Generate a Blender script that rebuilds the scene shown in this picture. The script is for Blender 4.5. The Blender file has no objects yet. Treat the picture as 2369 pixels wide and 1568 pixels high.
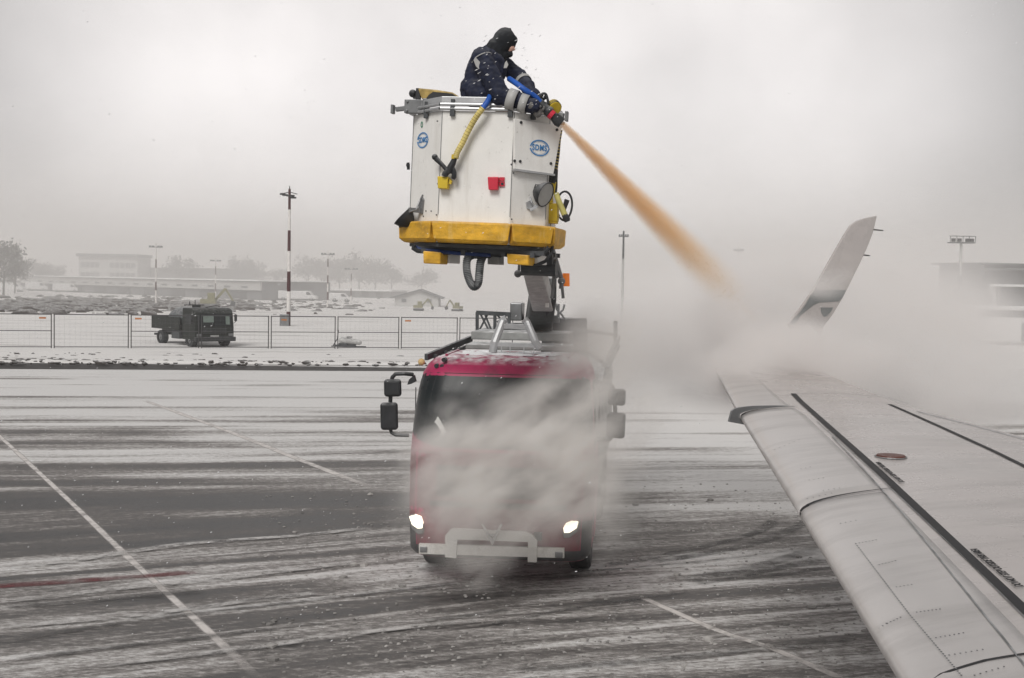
import bpy, bmesh, math, random
from mathutils import Vector, Matrix, Euler, noise as mn
random.seed(7)
S = bpy.context.scene
COL = S.collection
R = math.radians

# ------------------------------------------------------------------ camera, world, sun, exposure
EYE = 4.1; FPX = 2860.0; CX, CY = 1184.5, 784.0
PITCH = math.atan(134 / FPX); ROLL = R(1.0)
Fw = Vector((0, math.cos(PITCH), -math.sin(PITCH)))
U0 = Vector((0, math.sin(PITCH), math.cos(PITCH)))
Rt = Vector((math.cos(ROLL), 0, 0)) + U0 * math.sin(ROLL)
Up = U0 * math.cos(ROLL) - Vector((math.sin(ROLL), 0, 0))
cd = bpy.data.cameras.new("camera"); cam = bpy.data.objects.new("camera", cd); COL.objects.link(cam)
M3 = Matrix((Rt, Up, -Fw)).transposed()
cam.matrix_world = Matrix.Translation((0, 0, EYE)) @ M3.to_4x4()
cd.sensor_width = 36; cd.lens = 36 * FPX / 2369; cd.clip_start = 0.1; cd.clip_end = 6000
S.camera = cam
CAM = Vector((0, 0, EYE))
def ray(x, y): return Fw + Rt * ((x - CX) / FPX) - Up * ((y - CY) / FPX)
def P(x, y, Y):
    d = ray(x, y); return CAM + d * (Y / d.y)
def G(x, y, z=0.0):
    d = ray(x, y); return CAM + d * ((z - EYE) / d.z)
def onplane(x, y, p, n):
    d = ray(x, y); return CAM + d * ((p - CAM).dot(n) / d.dot(n))

W = bpy.data.worlds.new("World"); S.world = W; W.use_nodes = True
SUN_EL, SUN_AZ = R(42), R(200)
nt = W.node_tree; nt.nodes.clear()
def N(t, k, **kw):
    n = t.nodes.new(k)
    for a, b in kw.items(): setattr(n, a, b)
    return n
sky = N(nt, 'ShaderNodeTexSky', sky_type='NISHITA', sun_disc=False, sun_elevation=SUN_EL, sun_rotation=SUN_AZ)
hs = N(nt, 'ShaderNodeHueSaturation'); hs.inputs['Saturation'].default_value = 0.12
tc = N(nt, 'ShaderNodeTexCoord')
nz = N(nt, 'ShaderNodeTexNoise'); nz.inputs['Scale'].default_value = 3.4; nz.inputs['Detail'].default_value = 5
dotn = N(nt, 'ShaderNodeVectorMath', operation='DOT_PRODUCT')
gd = Vector((-0.03, 1, 0.13)).normalized(); dotn.inputs[1].default_value = gd
mr = N(nt, 'ShaderNodeMapRange', interpolation_type='SMOOTHERSTEP'); mr.inputs[1].default_value = 0.885; mr.inputs[2].default_value = 0.995
mr.inputs[3].default_value = 2.35; mr.inputs[4].default_value = 6.9
mn2 = N(nt, 'ShaderNodeMapRange'); mn2.inputs[1].default_value = 0.3; mn2.inputs[2].default_value = 0.7
mn2.inputs[3].default_value = 0.72; mn2.inputs[4].default_value = 1.14
mul = N(nt, 'ShaderNodeMath', operation='MULTIPLY')
sc_ = N(nt, 'ShaderNodeVectorMath', operation='SCALE'); sc_.inputs[0].default_value = (1.0, 0.956, 0.943)
mx = N(nt, 'ShaderNodeMix', data_type='RGBA'); mx.inputs[0].default_value = 0.88
bg = N(nt, 'ShaderNodeBackground'); bg.inputs['Strength'].default_value = 0.1
wo = N(nt, 'ShaderNodeOutputWorld'); L = nt.links.new
L(sky.outputs[0], hs.inputs['Color']); L(tc.outputs['Generated'], nz.inputs['Vector']); L(tc.outputs['Generated'], dotn.inputs[0])
L(dotn.outputs['Value'], mr.inputs[0]); L(nz.outputs[0], mn2.inputs[0]); L(mr.outputs[0], mul.inputs[0]); L(mn2.outputs[0], mul.inputs[1])
L(mul.outputs[0], sc_.inputs['Scale']); L(hs.outputs[0], mx.inputs[6]); L(sc_.outputs[0], mx.inputs[7])
L(mx.outputs[2], bg.inputs[0]); L(bg.outputs[0], wo.inputs[0])

sl = bpy.data.lights.new("sun", 'SUN'); sun = bpy.data.objects.new("sun", sl); COL.objects.link(sun)
sl.energy = 1.5; sl.angle = R(25); sl.color = (1, 0.97, 0.93)
sdir = Vector((math.sin(SUN_AZ) * math.cos(SUN_EL), math.cos(SUN_AZ) * math.cos(SUN_EL), math.sin(SUN_EL)))
sun.rotation_euler = sdir.to_track_quat('Z', 'Y').to_euler()
vs = S.view_settings; vs.view_transform = 'Standard'; vs.look = 'None'; vs.gamma = 1; vs.use_curve_mapping = False; vs.exposure = 0.55
cy = S.cycles; cy.use_denoising = True; cy.volume_bounces = 5; cy.max_bounces = 8; cy.diffuse_bounces = 3; cy.glossy_bounces = 2
cy.transparent_max_bounces = 12; cy.volume_step_rate = 1.0; cy.volume_max_steps = 128; cy.sample_clamp_indirect = 4
cy.use_adaptive_sampling = True; cy.adaptive_threshold = 0.02

# ------------------------------------------------------------------ materials
def mat(name, col, rough=0.6, metal=0.0, var=0.12, scale=6.0, bump=0.0, spec=0.4, snow=0.0, sn0=.15, sn1=.75, emit=None, estr=0.0):
    """procedural surface: colour broken up by noise, optional dusting of snow on up-facing faces"""
    m = bpy.data.materials.new(name); m.use_nodes = True; t = m.node_tree; b = t.nodes['Principled BSDF']; l = t.links.new
    g = N(t, 'ShaderNodeNewGeometry'); n = N(t, 'ShaderNodeTexNoise'); n.inputs['Scale'].default_value = scale; n.inputs['Detail'].default_value = 6
    n.inputs['Roughness'].default_value = 0.65
    o = N(t, 'ShaderNodeTexCoord'); l(o.outputs['Object'], n.inputs['Vector'])
    r = N(t, 'ShaderNodeValToRGB'); e = r.color_ramp.elements
    e[0].position = 0.3; e[1].position = 0.7
    e[0].color = tuple(max(0, c * (1 - var)) for c in col) + (1,); e[1].color = tuple(min(1, c * (1 + var)) for c in col) + (1,)
    l(n.outputs[0], r.inputs[0]); last = r.outputs[0]
    if snow > 0:
        sx = N(t, 'ShaderNodeSeparateXYZ'); l(g.outputs['Normal'], sx.inputs[0])
        a = N(t, 'ShaderNodeMapRange'); a.inputs[1].default_value = sn0; a.inputs[2].default_value = sn1; l(sx.outputs[2], a.inputs[0])
        n2 = N(t, 'ShaderNodeTexNoise'); n2.inputs['Scale'].default_value = 9; n2.inputs['Detail'].default_value = 8; l(o.outputs['Object'], n2.inputs['Vector'])
        a2 = N(t, 'ShaderNodeMapRange'); a2.inputs[1].default_value = 0.35; a2.inputs[2].default_value = 0.6; l(n2.outputs[0], a2.inputs[0])
        mu = N(t, 'ShaderNodeMath', operation='MULTIPLY'); l(a.outputs[0], mu.inputs[0]); l(a2.outputs[0], mu.inputs[1])
        mu2 = N(t, 'ShaderNodeMath', operation='MULTIPLY'); mu2.inputs[1].default_value = snow; l(mu.outputs[0], mu2.inputs[0])
        x = N(t, 'ShaderNodeMix', data_type='RGBA'); l(mu2.outputs[0], x.inputs[0]); l(last, x.inputs[6]); x.inputs[7].default_value = (0.75, 0.76, 0.77, 1); last = x.outputs[2]
    l(last, b.inputs['Base Color']); b.inputs['Metallic'].default_value = metal
    rr = N(t, 'ShaderNodeMapRange'); rr.inputs[3].default_value = max(0.05, rough - 0.12); rr.inputs[4].default_value = min(1, rough + 0.12)
    l(n.outputs[0], rr.inputs[0]); l(rr.outputs[0], b.inputs['Roughness']); b.inputs['Specular IOR Level'].default_value = spec
    if bump > 0:
        bp = N(t, 'ShaderNodeBump'); bp.inputs['Strength'].default_value = bump; bp.inputs['Distance'].default_value = 0.02
        l(n.outputs[0], bp.inputs['Height']); l(bp.outputs[0], b.inputs['Normal'])
    if emit: b.inputs['Emission Color'].default_value = emit + (1,); b.inputs['Emission Strength'].default_value = estr
    return m
MT = {}
MT['white'] = mat('white_paint', (0.84, 0.83, 0.80), 0.45, var=0.05, scale=3, snow=0.2)
MT['wing'] = mat('wing_paint', (0.46, 0.43, 0.42), 0.27, var=0.07, scale=1.6)
MT['slat'] = mat('slat_metal', (0.56, 0.54, 0.53), 0.34, metal=0.35, var=0.08, scale=2)
MT['yellow'] = mat('yellow_cover', (0.74, 0.41, 0.03), 0.55, var=0.25, scale=5, bump=1.0, snow=0.2)
MT['yellow2'] = mat('yellow_plastic', (0.65, 0.47, 0.03), 0.5, var=0.15)
MT['strap'] = mat('yellow_sleeve', (0.70, 0.58, 0.20), 0.6, var=0.2)
MT['black'] = mat('black_plastic', (0.025, 0.027, 0.03), 0.5, var=0.3, snow=0.25)
MT['decal'] = mat('black_decal', (0.02, 0.02, 0.022), 0.6, var=0.1)
MT['rubber'] = mat('black_rubber', (0.03, 0.032, 0.035), 0.8, var=0.3, bump=0.4)
MT['steel'] = mat('grey_steel', (0.20, 0.205, 0.21), 0.45, metal=0.5, var=0.2, snow=0.4)
MT['alu'] = mat('aluminium', (0.50, 0.51, 0.52), 0.4, metal=0.6, var=0.12, snow=0.3)
MT['dark'] = mat('dark_steel', (0.07, 0.075, 0.08), 0.55, metal=0.3, var=0.35, snow=0.35)
MT['greypaint'] = mat('grey_paint', (0.27, 0.275, 0.27), 0.6, var=0.2, snow=0.8)
MT['boom'] = mat('boom_dark_paint', (0.06, 0.065, 0.066), 0.6, var=0.7, scale=9, snow=0.8)
MT['boomlt'] = mat('boom_light_paint', (0.42, 0.42, 0.41), 0.5, var=0.3, scale=9, snow=0.3)
MT['magenta'] = mat('magenta_paint', (0.36, 0.018, 0.085), 0.4, var=0.12, scale=3, snow=0.9, sn0=.80, sn1=.97)
MT['redpl'] = mat('red_plastic', (0.60, 0.03, 0.06), 0.4, var=0.1)
MT['blue'] = mat('blue_hose', (0.015, 0.10, 0.45), 0.5, var=0.2)
MT['logo'] = mat('blue_lettering', (0.05, 0.22, 0.50), 0.5, var=0.08)
MT['green'] = mat('green_decal', (0.04, 0.22, 0.13), 0.5)
MT['glass'] = mat('windscreen_glass', (0.014, 0.018, 0.020), 0.3, var=0.2, spec=0.22)
MT['bar'] = mat('bumper_bar_paint', (0.62, 0.61, 0.58), 0.5, var=0.1, snow=0.3)
MT['chrome'] = mat('chrome', (0.6, 0.6, 0.6), 0.2, metal=1, var=0.05)
MT['lampgrey'] = mat('lamp_lens_grey', (0.40, 0.40, 0.38), 0.2, var=0.1)
MT['pale_amber'] = mat('pale_amber_lens', (0.6, 0.42, 0.2), .3)
MT['lamp'] = mat('headlight_lens', (0.9, 0.88, 0.8), 0.2, var=0.02, emit=(1.0, 0.88, 0.66), estr=1.6)
MT['paperrefl'] = mat('pale_reflection', (0.62, 0.62, 0.60), 0.25, var=0.1)
MT['orange'] = mat('orange_lens', (0.85, 0.20, 0.02), 0.3, var=0.1, emit=(1.0, 0.28, 0.05), estr=0.12)
MT['navy'] = mat('navy_cloth', (0.009, 0.013, 0.034), 0.85, var=0.4, scale=12, bump=0.5, snow=0.06)
MT['blackcloth'] = mat('black_cloth', (0.010, 0.012, 0.016), 0.9, var=0.4, scale=14, bump=0.5, snow=0.1)
MT['reflect'] = mat('reflective_tape', (0.42, 0.42, 0.41), 0.45, var=0.08)
MT['skin'] = mat('skin', (0.55, 0.32, 0.25), 0.5, var=0.08)
MT['glove'] = mat('grey_glove', (0.16, 0.155, 0.15), 0.8, var=0.4, scale=30, bump=0.5)
MT['polered'] = mat('dark_red_band', (0.055, 0.012, 0.014), 0.6, var=0.2)
MT['polewhite'] = mat('white_band', (0.66, 0.64, 0.62), 0.6, var=0.15)
MT['olive'] = mat('dark_olive_paint', (0.008, 0.012, 0.010), 0.55, var=0.5, scale=8, snow=0.12)
MT['tank'] = mat('dark_tank', (0.035, 0.045, 0.05), 0.3, metal=0.3, var=0.2, snow=0.35)
MT['reflpale'] = mat('painted_reflection', (0.16, 0.20, 0.18), 0.15, var=0.2)
MT['wall'] = mat('pale_render', (0.45, 0.45, 0.44), 0.8, var=0.1, scale=0.5)
MT['wallg'] = mat('grey_cladding', (0.15, 0.155, 0.16), 0.8, var=0.15, scale=0.5)
MT['roofw'] = mat('snowy_roof', (0.72, 0.72, 0.72), 0.9, var=0.08, scale=0.6)
MT['winglass'] = mat('dark_window', (0.04, 0.045, 0.05), 0.3, var=0.2)
MT['bark'] = mat('bark', (0.06, 0.055, 0.05), 0.9, var=0.3, scale=3)
MT['twig'] = mat('winter_twigs', (0.075, 0.075, 0.07), 0.9, var=0.4, scale=1.2, snow=0.3)
MT['fence'] = mat('galvanised_tube', (0.06, 0.058, 0.062), 0.5, metal=0.4, var=0.2)
MT['sign'] = mat('orange_tag', (0.42, 0.16, 0.05), 0.6, var=0.2)
MT['brown'] = mat('brown_board', (0.09, 0.05, 0.035), 0.7)
MT['van'] = mat('van_paint', (0.6, 0.6, 0.6), 0.4, var=0.06)
MT['machine'] = mat('machine_paint', (0.20, 0.19, 0.10), 0.6, var=0.3)
MT['hatch'] = mat('brown_filler_cap', (0.10, 0.03, 0.02), 0.45, var=0.2)
MT['wlogo'] = mat('grey_emblem', (0.20, 0.21, 0.21), 0.5, var=0.1, scale=5)
MT['flake'] = mat('snowflake', (0.85, 0.86, 0.88), 0.8, var=0.02)

def weather(m, dirt, scale, lo, hi, amt, runs=None):
    """lay stains and runs with a shape of their own over a paint"""
    t = m.node_tree; l = t.links.new; b = t.nodes['Principled BSDF']; src = b.inputs['Base Color'].links[0].from_socket
    o = N(t, 'ShaderNodeTexCoord'); mp = N(t, 'ShaderNodeMapping'); mp.inputs['Scale'].default_value = scale; l(o.outputs['Object'], mp.inputs[0])
    if runs is not None: mp.vector_type = 'TEXTURE'; mp.inputs['Rotation'].default_value = (0, 0, runs); mp.inputs['Scale'].default_value = tuple(1 / q_ for q_ in scale)
    n = N(t, 'ShaderNodeTexNoise'); n.inputs['Scale'].default_value = 1; n.inputs['Detail'].default_value = 8; n.inputs['Roughness'].default_value = .68; l(mp.outputs[0], n.inputs[0])
    a = N(t, 'ShaderNodeMapRange'); a.inputs[1].default_value = lo; a.inputs[2].default_value = hi; a.inputs[4].default_value = amt; l(n.outputs[0], a.inputs[0])
    x = N(t, 'ShaderNodeMix', data_type='RGBA'); l(a.outputs[0], x.inputs[0]); l(src, x.inputs[6]); x.inputs[7].default_value = dirt + (1,); l(x.outputs[2], b.inputs['Base Color'])
weather(MT['white'], (.42, .38, .31), (7, 7, .9), .52, .85, .5); weather(MT['white'], (.20, .18, .15), (22, 22, 14), .64, .72, .7)
weather(MT['yellow'], (.30, .15, .02), (3, 3, 9), .48, .75, .8); weather(MT['yellow'], (.80, .60, .25), (9, 9, 3), .55, .75, .6)
weather(MT['wing'], (.27, .26, .245), (.45, 3.2, 1), .48, .78, .75, R(20)); weather(MT['wing'], (.55, .52, .50), (.6, 4.5, 1), .52, .75, .7, R(22)); weather(MT['wing'], (.16, .15, .14), (30, 30, 30), .68, .74, .6)
weather(MT['slat'], (.30, .285, .275), (.5, 3.0, 1), .48, .78, .7, R(20)); weather(MT['slat'], (.16, .15, .14), (26, 26, 26), .69, .74, .6)
weather(MT['bar'], (.30, .28, .25), (6, 6, 6), .52, .72, .7)
weather(MT['magenta'], (.10, .03, .05), (3, 3, 1.5), .5, .75, .8)
# ------------------------------------------------------------------ helpers
class MB:
    def __init__(s): s.v = []; s.f = []; s.m = []; s.cur = 0
    def add(s, vs, fs):
        o = len(s.v); s.v += [Vector(v) for v in vs]
        for f in fs: s.f.append([i + o for i in f]); s.m.append(s.cur)
        return s
    def box(s, c, d, rot=None):
        c = Vector(c); vs = []
        for z in (-.5, .5):
            for x, y in ((-.5, -.5), (.5, -.5), (.5, .5), (-.5, .5)):
                v = Vector((x * d[0], y * d[1], z * d[2]))
                if rot is not None: v = rot @ v
                vs.append(c + v)
        return s.add(vs, [(3, 2, 1, 0), (4, 5, 6, 7), (0, 1, 5, 4), (1, 2, 6, 5), (2, 3, 7, 6), (3, 0, 4, 7)])
    def beam(s, a, b, w, h, w2=None, h2=None, up=(0, 0, 1)):
        a = Vector(a); b = Vector(b); d = (b - a).normalized(); sd = d.cross(Vector(up))
        if sd.length < 1e-4: sd = d.cross(Vector((0, 1, 0)))
        sd.normalize(); u = sd.cross(d); w2 = w2 or w; h2 = h2 or h; vs = []
        for p, ww, hh in ((a, w, h), (b, w2, h2)):
            for x, y in ((-.5, -.5), (.5, -.5), (.5, .5), (-.5, .5)): vs.append(p + sd * x * ww + u * y * hh)
        return s.add(vs, [(0, 1, 2, 3), (7, 6, 5, 4), (1, 0, 4, 5), (2, 1, 5, 6), (3, 2, 6, 7), (0, 3, 7, 4)])
    def tube(s, pts, r, seg=8, cap=True):
        pts = [Vector(p) for p in pts]; n = len(pts); rs = r if isinstance(r, (list, tuple)) else [r] * n
        ref = Vector((0, 0, 1)); rings = []; vs = []
        d0 = (pts[1] - pts[0]).normalized()
        if abs(d0.dot(ref)) > .9: ref = Vector((0, 1, 0))
        x = d0.cross(ref).normalized()
        for i, p in enumerate(pts):
            d = (pts[min(i + 1, n - 1)] - pts[max(i - 1, 0)])
            if d.length < 1e-9: d = d0
            d.normalize(); x = (x - d * x.dot(d)).normalized(); y = d.cross(x)
            for k in range(seg):
                a = 2 * math.pi * k / seg; vs.append(p + (x * math.cos(a) + y * math.sin(a)) * rs[i])
        fs = []
        for i in range(n - 1):
            for k in range(seg):
                k2 = (k + 1) % seg; fs.append((i * seg + k, i * seg + k2, (i + 1) * seg + k2, (i + 1) * seg + k))
        if cap: fs.append(tuple(range(seg))[::-1]); fs.append(tuple((n - 1) * seg + k for k in range(seg)))
        return s.add(vs, fs)
    def cyl(s, a, b, r, r2=None, seg=16): return s.tube([a, b], [r, r2 if r2 is not None else r], seg)
    def prism(s, poly, off):
        """poly: 3D points; off: thickness vector"""
        off = Vector(off); n = len(poly); vs = [Vector(p) for p in poly] + [Vector(p) + off for p in poly]
        fs = [tuple(range(n))[::-1], tuple(range(n, 2 * n))] + [(i, (i + 1) % n, (i + 1) % n + n, i + n) for i in range(n)]
        return s.add(vs, fs)
    def ell(s, c, r, seg=12, rings=8, rot=None, jit=0.0):
        c = Vector(c); r = (r, r, r) if not isinstance(r, (tuple, list)) else r; vs = []; sd = random.random() * 50
        for i in range(rings + 1):
            ph = math.pi * i / rings
            for k in range(seg):
                a = 2 * math.pi * k / seg; v = Vector((math.sin(ph) * math.cos(a), math.sin(ph) * math.sin(a), math.cos(ph)))
                q = 1 + (jit * mn.noise(v * 1.7 + Vector((sd, 0, 0))) if jit else 0)
                v = Vector((v.x * r[0], v.y * r[1], v.z * r[2])) * q
                if rot is not None: v = rot @ v
                vs.append(c + v)
        fs = [(i * seg + k, (i + 1) * seg + k, (i + 1) * seg + (k + 1) % seg, i * seg + (k + 1) % seg) for i in range(rings) for k in range(seg)]
        return s.add(vs, fs)
    def cap2(s, a, b, ra, rb, seg=12):
        s.tube([a, b], [ra, rb], seg); s.ell(a, ra, seg, 8); s.ell(b, rb, seg, 8); return s
    def build(s, name, m, parent=None, smooth=False, bevel=0.0, loc=None, weld=True):
        me = bpy.data.meshes.new(name); me.from_pydata([tuple(v) for v in s.v], [], s.f)
        for x in (m if isinstance(m, (list, tuple)) else [m]): me.materials.append(MT[x] if isinstance(x, str) else x)
        for p, i in zip(me.polygons, s.m): p.material_index = i; p.use_smooth = bool(smooth)
        bm = bmesh.new(); bm.from_mesh(me)
        if weld: bmesh.ops.remove_doubles(bm, verts=bm.verts, dist=1e-5)
        bmesh.ops.recalc_face_normals(bm, faces=bm.faces); bm.to_mesh(me); bm.free()
        if smooth:
            try: me.set_sharp_from_angle(angle=R(40))
            except Exception: pass
        o = bpy.data.objects.new(name, me); COL.objects.link(o)
        if parent is not None: o.parent = parent
        if loc is not None: o.location = loc
        if bevel:
            bv = o.modifiers.new('bevel', 'BEVEL'); bv.width = bevel; bv.segments = 2; bv.limit_method = 'ANGLE'; bv.angle_limit = R(40)
        return o
def build_each(mb, name, m, parent, **k):
    """every solid of mb as a part of its own"""
    comp = {}; par = list(range(len(mb.v)))
    def fd(i):
        while par[i] != i: par[i] = par[par[i]]; i = par[i]
        return i
    for f in mb.f:
        for i in f[1:]: par[fd(i)] = fd(f[0])
    for f in mb.f: comp.setdefault(fd(f[0]), []).append(f)
    out = []
    for fs in comp.values():
        n = MB(); ids = sorted({i for f in fs for i in f}); mp = {i: k_ for k_, i in enumerate(ids)}
        n.add([mb.v[i] for i in ids], [[mp[i] for i in f] for f in fs]); out.append(n.build(name, m, parent, **k))
    return out
def tag(o, label=None, cat=None, group=None, kind=None):
    if label: o['label'] = label
    if cat: o['category'] = cat
    if group: o['group'] = group
    if kind: o['kind'] = kind
    return o
def empty(name, loc=(0, 0, 0), rot=None, label=None, cat=None, group=None):
    o = bpy.data.objects.new(name, None); COL.objects.link(o); o.location = loc
    if rot is not None: o.rotation_euler = rot
    return tag(o, label, cat, group)
def copy_tree(o, parent=None):
    c = o.copy(); COL.objects.link(c)
    if parent is not None: c.parent = parent
    for ch in list(o.children): copy_tree(ch, c)
    return c
def text_mesh(name, s, size, m, parent, frame, ext=0.002, off=0.0, sx=1.0):
    """real flat lettering as a mesh; frame = (origin, u, v)"""
    cu = bpy.data.curves.new(name, 'FONT'); cu.body = s; cu.size = size; cu.align_x = 'CENTER'; cu.align_y = 'CENTER'; cu.extrude = ext; cu.offset = off; cu.space_character = 1.12 if off > .002 else 1.0
    t = bpy.data.objects.new(name + '_tmp', cu); COL.objects.link(t); bpy.context.view_layer.update()
    me = bpy.data.meshes.new_from_object(t.evaluated_get(bpy.context.evaluated_depsgraph_get())); bpy.data.objects.remove(t)
    o_, u, v = [Vector(q) for q in frame]; n = u.cross(v)
    for vv in me.vertices: c = vv.co.copy(); vv.co = o_ + u * c.x * sx + v * c.y + n * c.z
    me.materials.clear(); me.materials.append(MT[m]); me.name = name
    o = bpy.data.objects.new(name, me); COL.objects.link(o); o.parent = parent
    return o

# ------------------------------------------------------------------ ground
def lerp(a, b, t): return a + (b - a) * t
KERB_A, KERB_B = G(0, 851), G(900, 856)          # line of the apron edge
kd = (KERB_B - KERB_A); kd.z = 0; kd.normalize(); kn = Vector((-kd.y, kd.x, 0))
KANG = math.atan2(kd.y, kd.x)

def ground_mat():
    m = bpy.data.materials.new('snowy_asphalt'); m.use_nodes = True; t = m.node_tree; b = t.nodes['Principled BSDF']; l = t.links.new
    g = N(t, 'ShaderNodeNewGeometry'); sx = N(t, 'ShaderNodeSeparateXYZ'); l(g.outputs['Position'], sx.inputs[0])
    def streak(ang, scl, sc, det, dist, rough=0.6):
        mp = N(t, 'ShaderNodeMapping', vector_type='TEXTURE'); mp.inputs['Rotation'].default_value = (0, 0, ang); mp.inputs['Scale'].default_value = scl
        l(g.outputs['Position'], mp.inputs['Vector'])
        n = N(t, 'ShaderNodeTexNoise'); n.inputs['Scale'].default_value = sc; n.inputs['Detail'].default_value = det; n.inputs['Distortion'].default_value = dist
        n.inputs['Roughness'].default_value = rough; l(mp.outputs[0], n.inputs['Vector']); return n.outputs[0]
    def mix(f, a, c):
        x = N(t, 'ShaderNodeMix', data_type='FLOAT')
        for i, q in ((0, f), (2, a), (3, c)):
            if isinstance(q, (int, float)): x.inputs[i].default_value = q
            else: l(q, x.inputs[i])
        return x.outputs[0]
    def rng(v, a, c, d=0.0, e=1.0):
        x = N(t, 'ShaderNodeMapRange', interpolation_type='SMOOTHSTEP'); x.inputs[1].default_value = a; x.inputs[2].default_value = c; x.inputs[3].default_value = d; x.inputs[4].default_value = e
        l(v, x.inputs[0]); return x.outputs[0]
    def M(op, a, c):
        x = N(t, 'ShaderNodeMath', operation=op)
        for i, q in enumerate((a, c)):
            if isinstance(q, (int, float)): x.inputs[i].default_value = q
            else: l(q, x.inputs[i])
        return x.outputs[0]
    far = streak(R(9), (24, 1.4, 1), 1.0, 7, 0.4)
    near = streak(R(27), (11, 0.75, 1), 1.0, 8, 0.5)
    nearB = streak(R(17), (8, 0.6, 1), 1.0, 8, 0.6)
    yy = sx.outputs[1]; xx = sx.outputs[0]
    nr = mix(rng(xx, -2.5, 1.5), near, nearB)
    base = mix(rng(yy, 15, 27), nr, far)
    patch = streak(R(14), (14, 4.0, 1), 1.0, 5, 1.2)
    grit = streak(0, (0.16, 0.07, 1), 1.0, 6, 0.0, 0.85)
    grit2 = streak(R(25), (1.4, 0.10, 1), 1.0, 6, 0.3, 0.75)
    s = M('ADD', M('MULTIPLY', base, 0.64), M('MULTIPLY', patch, 0.36))
    s = M('ADD', s, M('MULTIPLY', M('SUBTRACT', grit, 0.5), 0.42))
    s = M('ADD', s, M('MULTIPLY', M('SUBTRACT', grit2, 0.5), 0.16))
    s = M('ADD', s, rng(yy, 22, 46, 0.0, 0.145))          # more blown snow towards the far edge
    s = M('ADD', s, rng(xx, -3.0, 5.0, 0.0, 0.055))
    fac = rng(s, 0.39, 0.63)
    r = N(t, 'ShaderNodeValToRGB'); e = r.color_ramp.elements; e[0].color = (0.035, 0.0355, 0.036, 1); e[1].color = (0.66, 0.655, 0.65, 1)
    q = r.color_ramp.elements.new(0.35); q.color = (0.135, 0.127, 0.122, 1)
    q = r.color_ramp.elements.new(0.7); q.color = (0.32, 0.305, 0.295, 1)
    l(fac, r.inputs[0]); l(r.outputs[0], b.inputs['Base Color'])
    l(rng(fac, 0, 0.6, 0.42, 0.9), b.inputs['Roughness']); b.inputs['Specular IOR Level'].default_value = 0.35
    bp = N(t, 'ShaderNodeBump'); bp.inputs['Strength'].default_value = 0.9; bp.inputs['Distance'].default_value = 0.025
    l(s, bp.inputs['Height']); l(bp.outputs[0], b.inputs['Normal'])
    return m
def snow_mat():
    m = bpy.data.materials.new('snow_ground'); m.use_nodes = True; t = m.node_tree; b = t.nodes['Principled BSDF']; l = t.links.new
    g = N(t, 'ShaderNodeNewGeometry'); mp = N(t, 'ShaderNodeMapping', vector_type='TEXTURE'); mp.inputs['Rotation'].default_value = (0, 0, KANG); mp.inputs['Scale'].default_value = (9, 1.1, 1)
    l(g.outputs['Position'], mp.inputs[0]); n = N(t, 'ShaderNodeTexNoise'); n.inputs['Scale'].default_value = 1.0; n.inputs['Detail'].default_value = 7; n.inputs['Roughness'].default_value = 0.65
    l(mp.outputs[0], n.inputs[0]); r = N(t, 'ShaderNodeValToRGB'); e = r.color_ramp.elements
    e[0].position = 0.30; e[0].color = (0.28, 0.26, 0.25, 1); e[1].position = 0.45; e[1].color = (0.72, 0.71, 0.70, 1)
    l(n.outputs[0], r.inputs[0]); l(r.outputs[0], b.inputs['Base Color']); b.inputs['Roughness'].default_value = 0.9
    bp = N(t, 'ShaderNodeBump'); bp.inputs['Strength'].default_value = 0.6; bp.inputs['Distance'].default_value = 0.1; l(n.outputs[0], bp.inputs['Height']); l(bp.outputs[0], b.inputs['Normal'])
    return m
MT['ground'] = ground_mat(); MT['snow'] = snow_mat()
BIG = 1300
b = MB(); b.add([(-BIG, -60, 0), (BIG, -60, 0), (BIG, BIG, 0), (-BIG, BIG, 0)], [(0, 1, 2, 3)])
tag(b.build('apron', 'ground'), kind='structure')
# snow field beyond the apron edge, a low step up with a soft uneven rim
sn = MB(); nx, ny = 160, 26; vs = []
for j in range(ny + 1):
    d = 0 if j == 0 else 0.25 * (1.32 ** (j - 1)) if j < 24 else (300 if j == 24 else (700 if j == 25 else 1150))
    for i in range(nx + 1):
        u = -1 + 2 * i / nx; X = (abs(u) ** 2.2) * (1 if u > 0 else -1) * 1150
        p = KERB_A + kd * (X + 16) + kn * (d + 2.9)
        h = 0.02 if j == 0 else 0.13 + 0.05 * mn.noise(Vector((X * .15, d * .4, 0)))
        if j >= 22: h = 0.13
        vs.append((p.x, p.y, h))
fs = [(j * (nx + 1) + i, j * (nx + 1) + i + 1, (j + 1) * (nx + 1) + i + 1, (j + 1) * (nx + 1) + i) for j in range(ny) for i in range(nx)]
sn.add(vs, fs); tag(sn.build('snow_field', 'snow', smooth=True), kind='structure')
# dark wet verge strip along the edge
MT['verge'] = mat('wet_verge', (0.014, 0.012, 0.011), 0.6, var=0.5, scale=1.5)
b = MB(); pts = []
for i in range(61):
    X = -14 + i * 0.62; w = 2.3 * max(0.03, 1 - max(0, X) / 24) * (1 + .25 * mn.noise(Vector((X * .5, 1, 0)))); p = KERB_A + kd * X - kn * .6
    pts.append((p.x, p.y, .012)); q = p + kn * (w + 1.5); pts.append((q.x, q.y, .012))
b.add(pts, [(2 * i, 2 * i + 2, 2 * i + 3, 2 * i + 1) for i in range(60)]); tag(b.build('verge', 'verge'), kind='structure')
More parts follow.
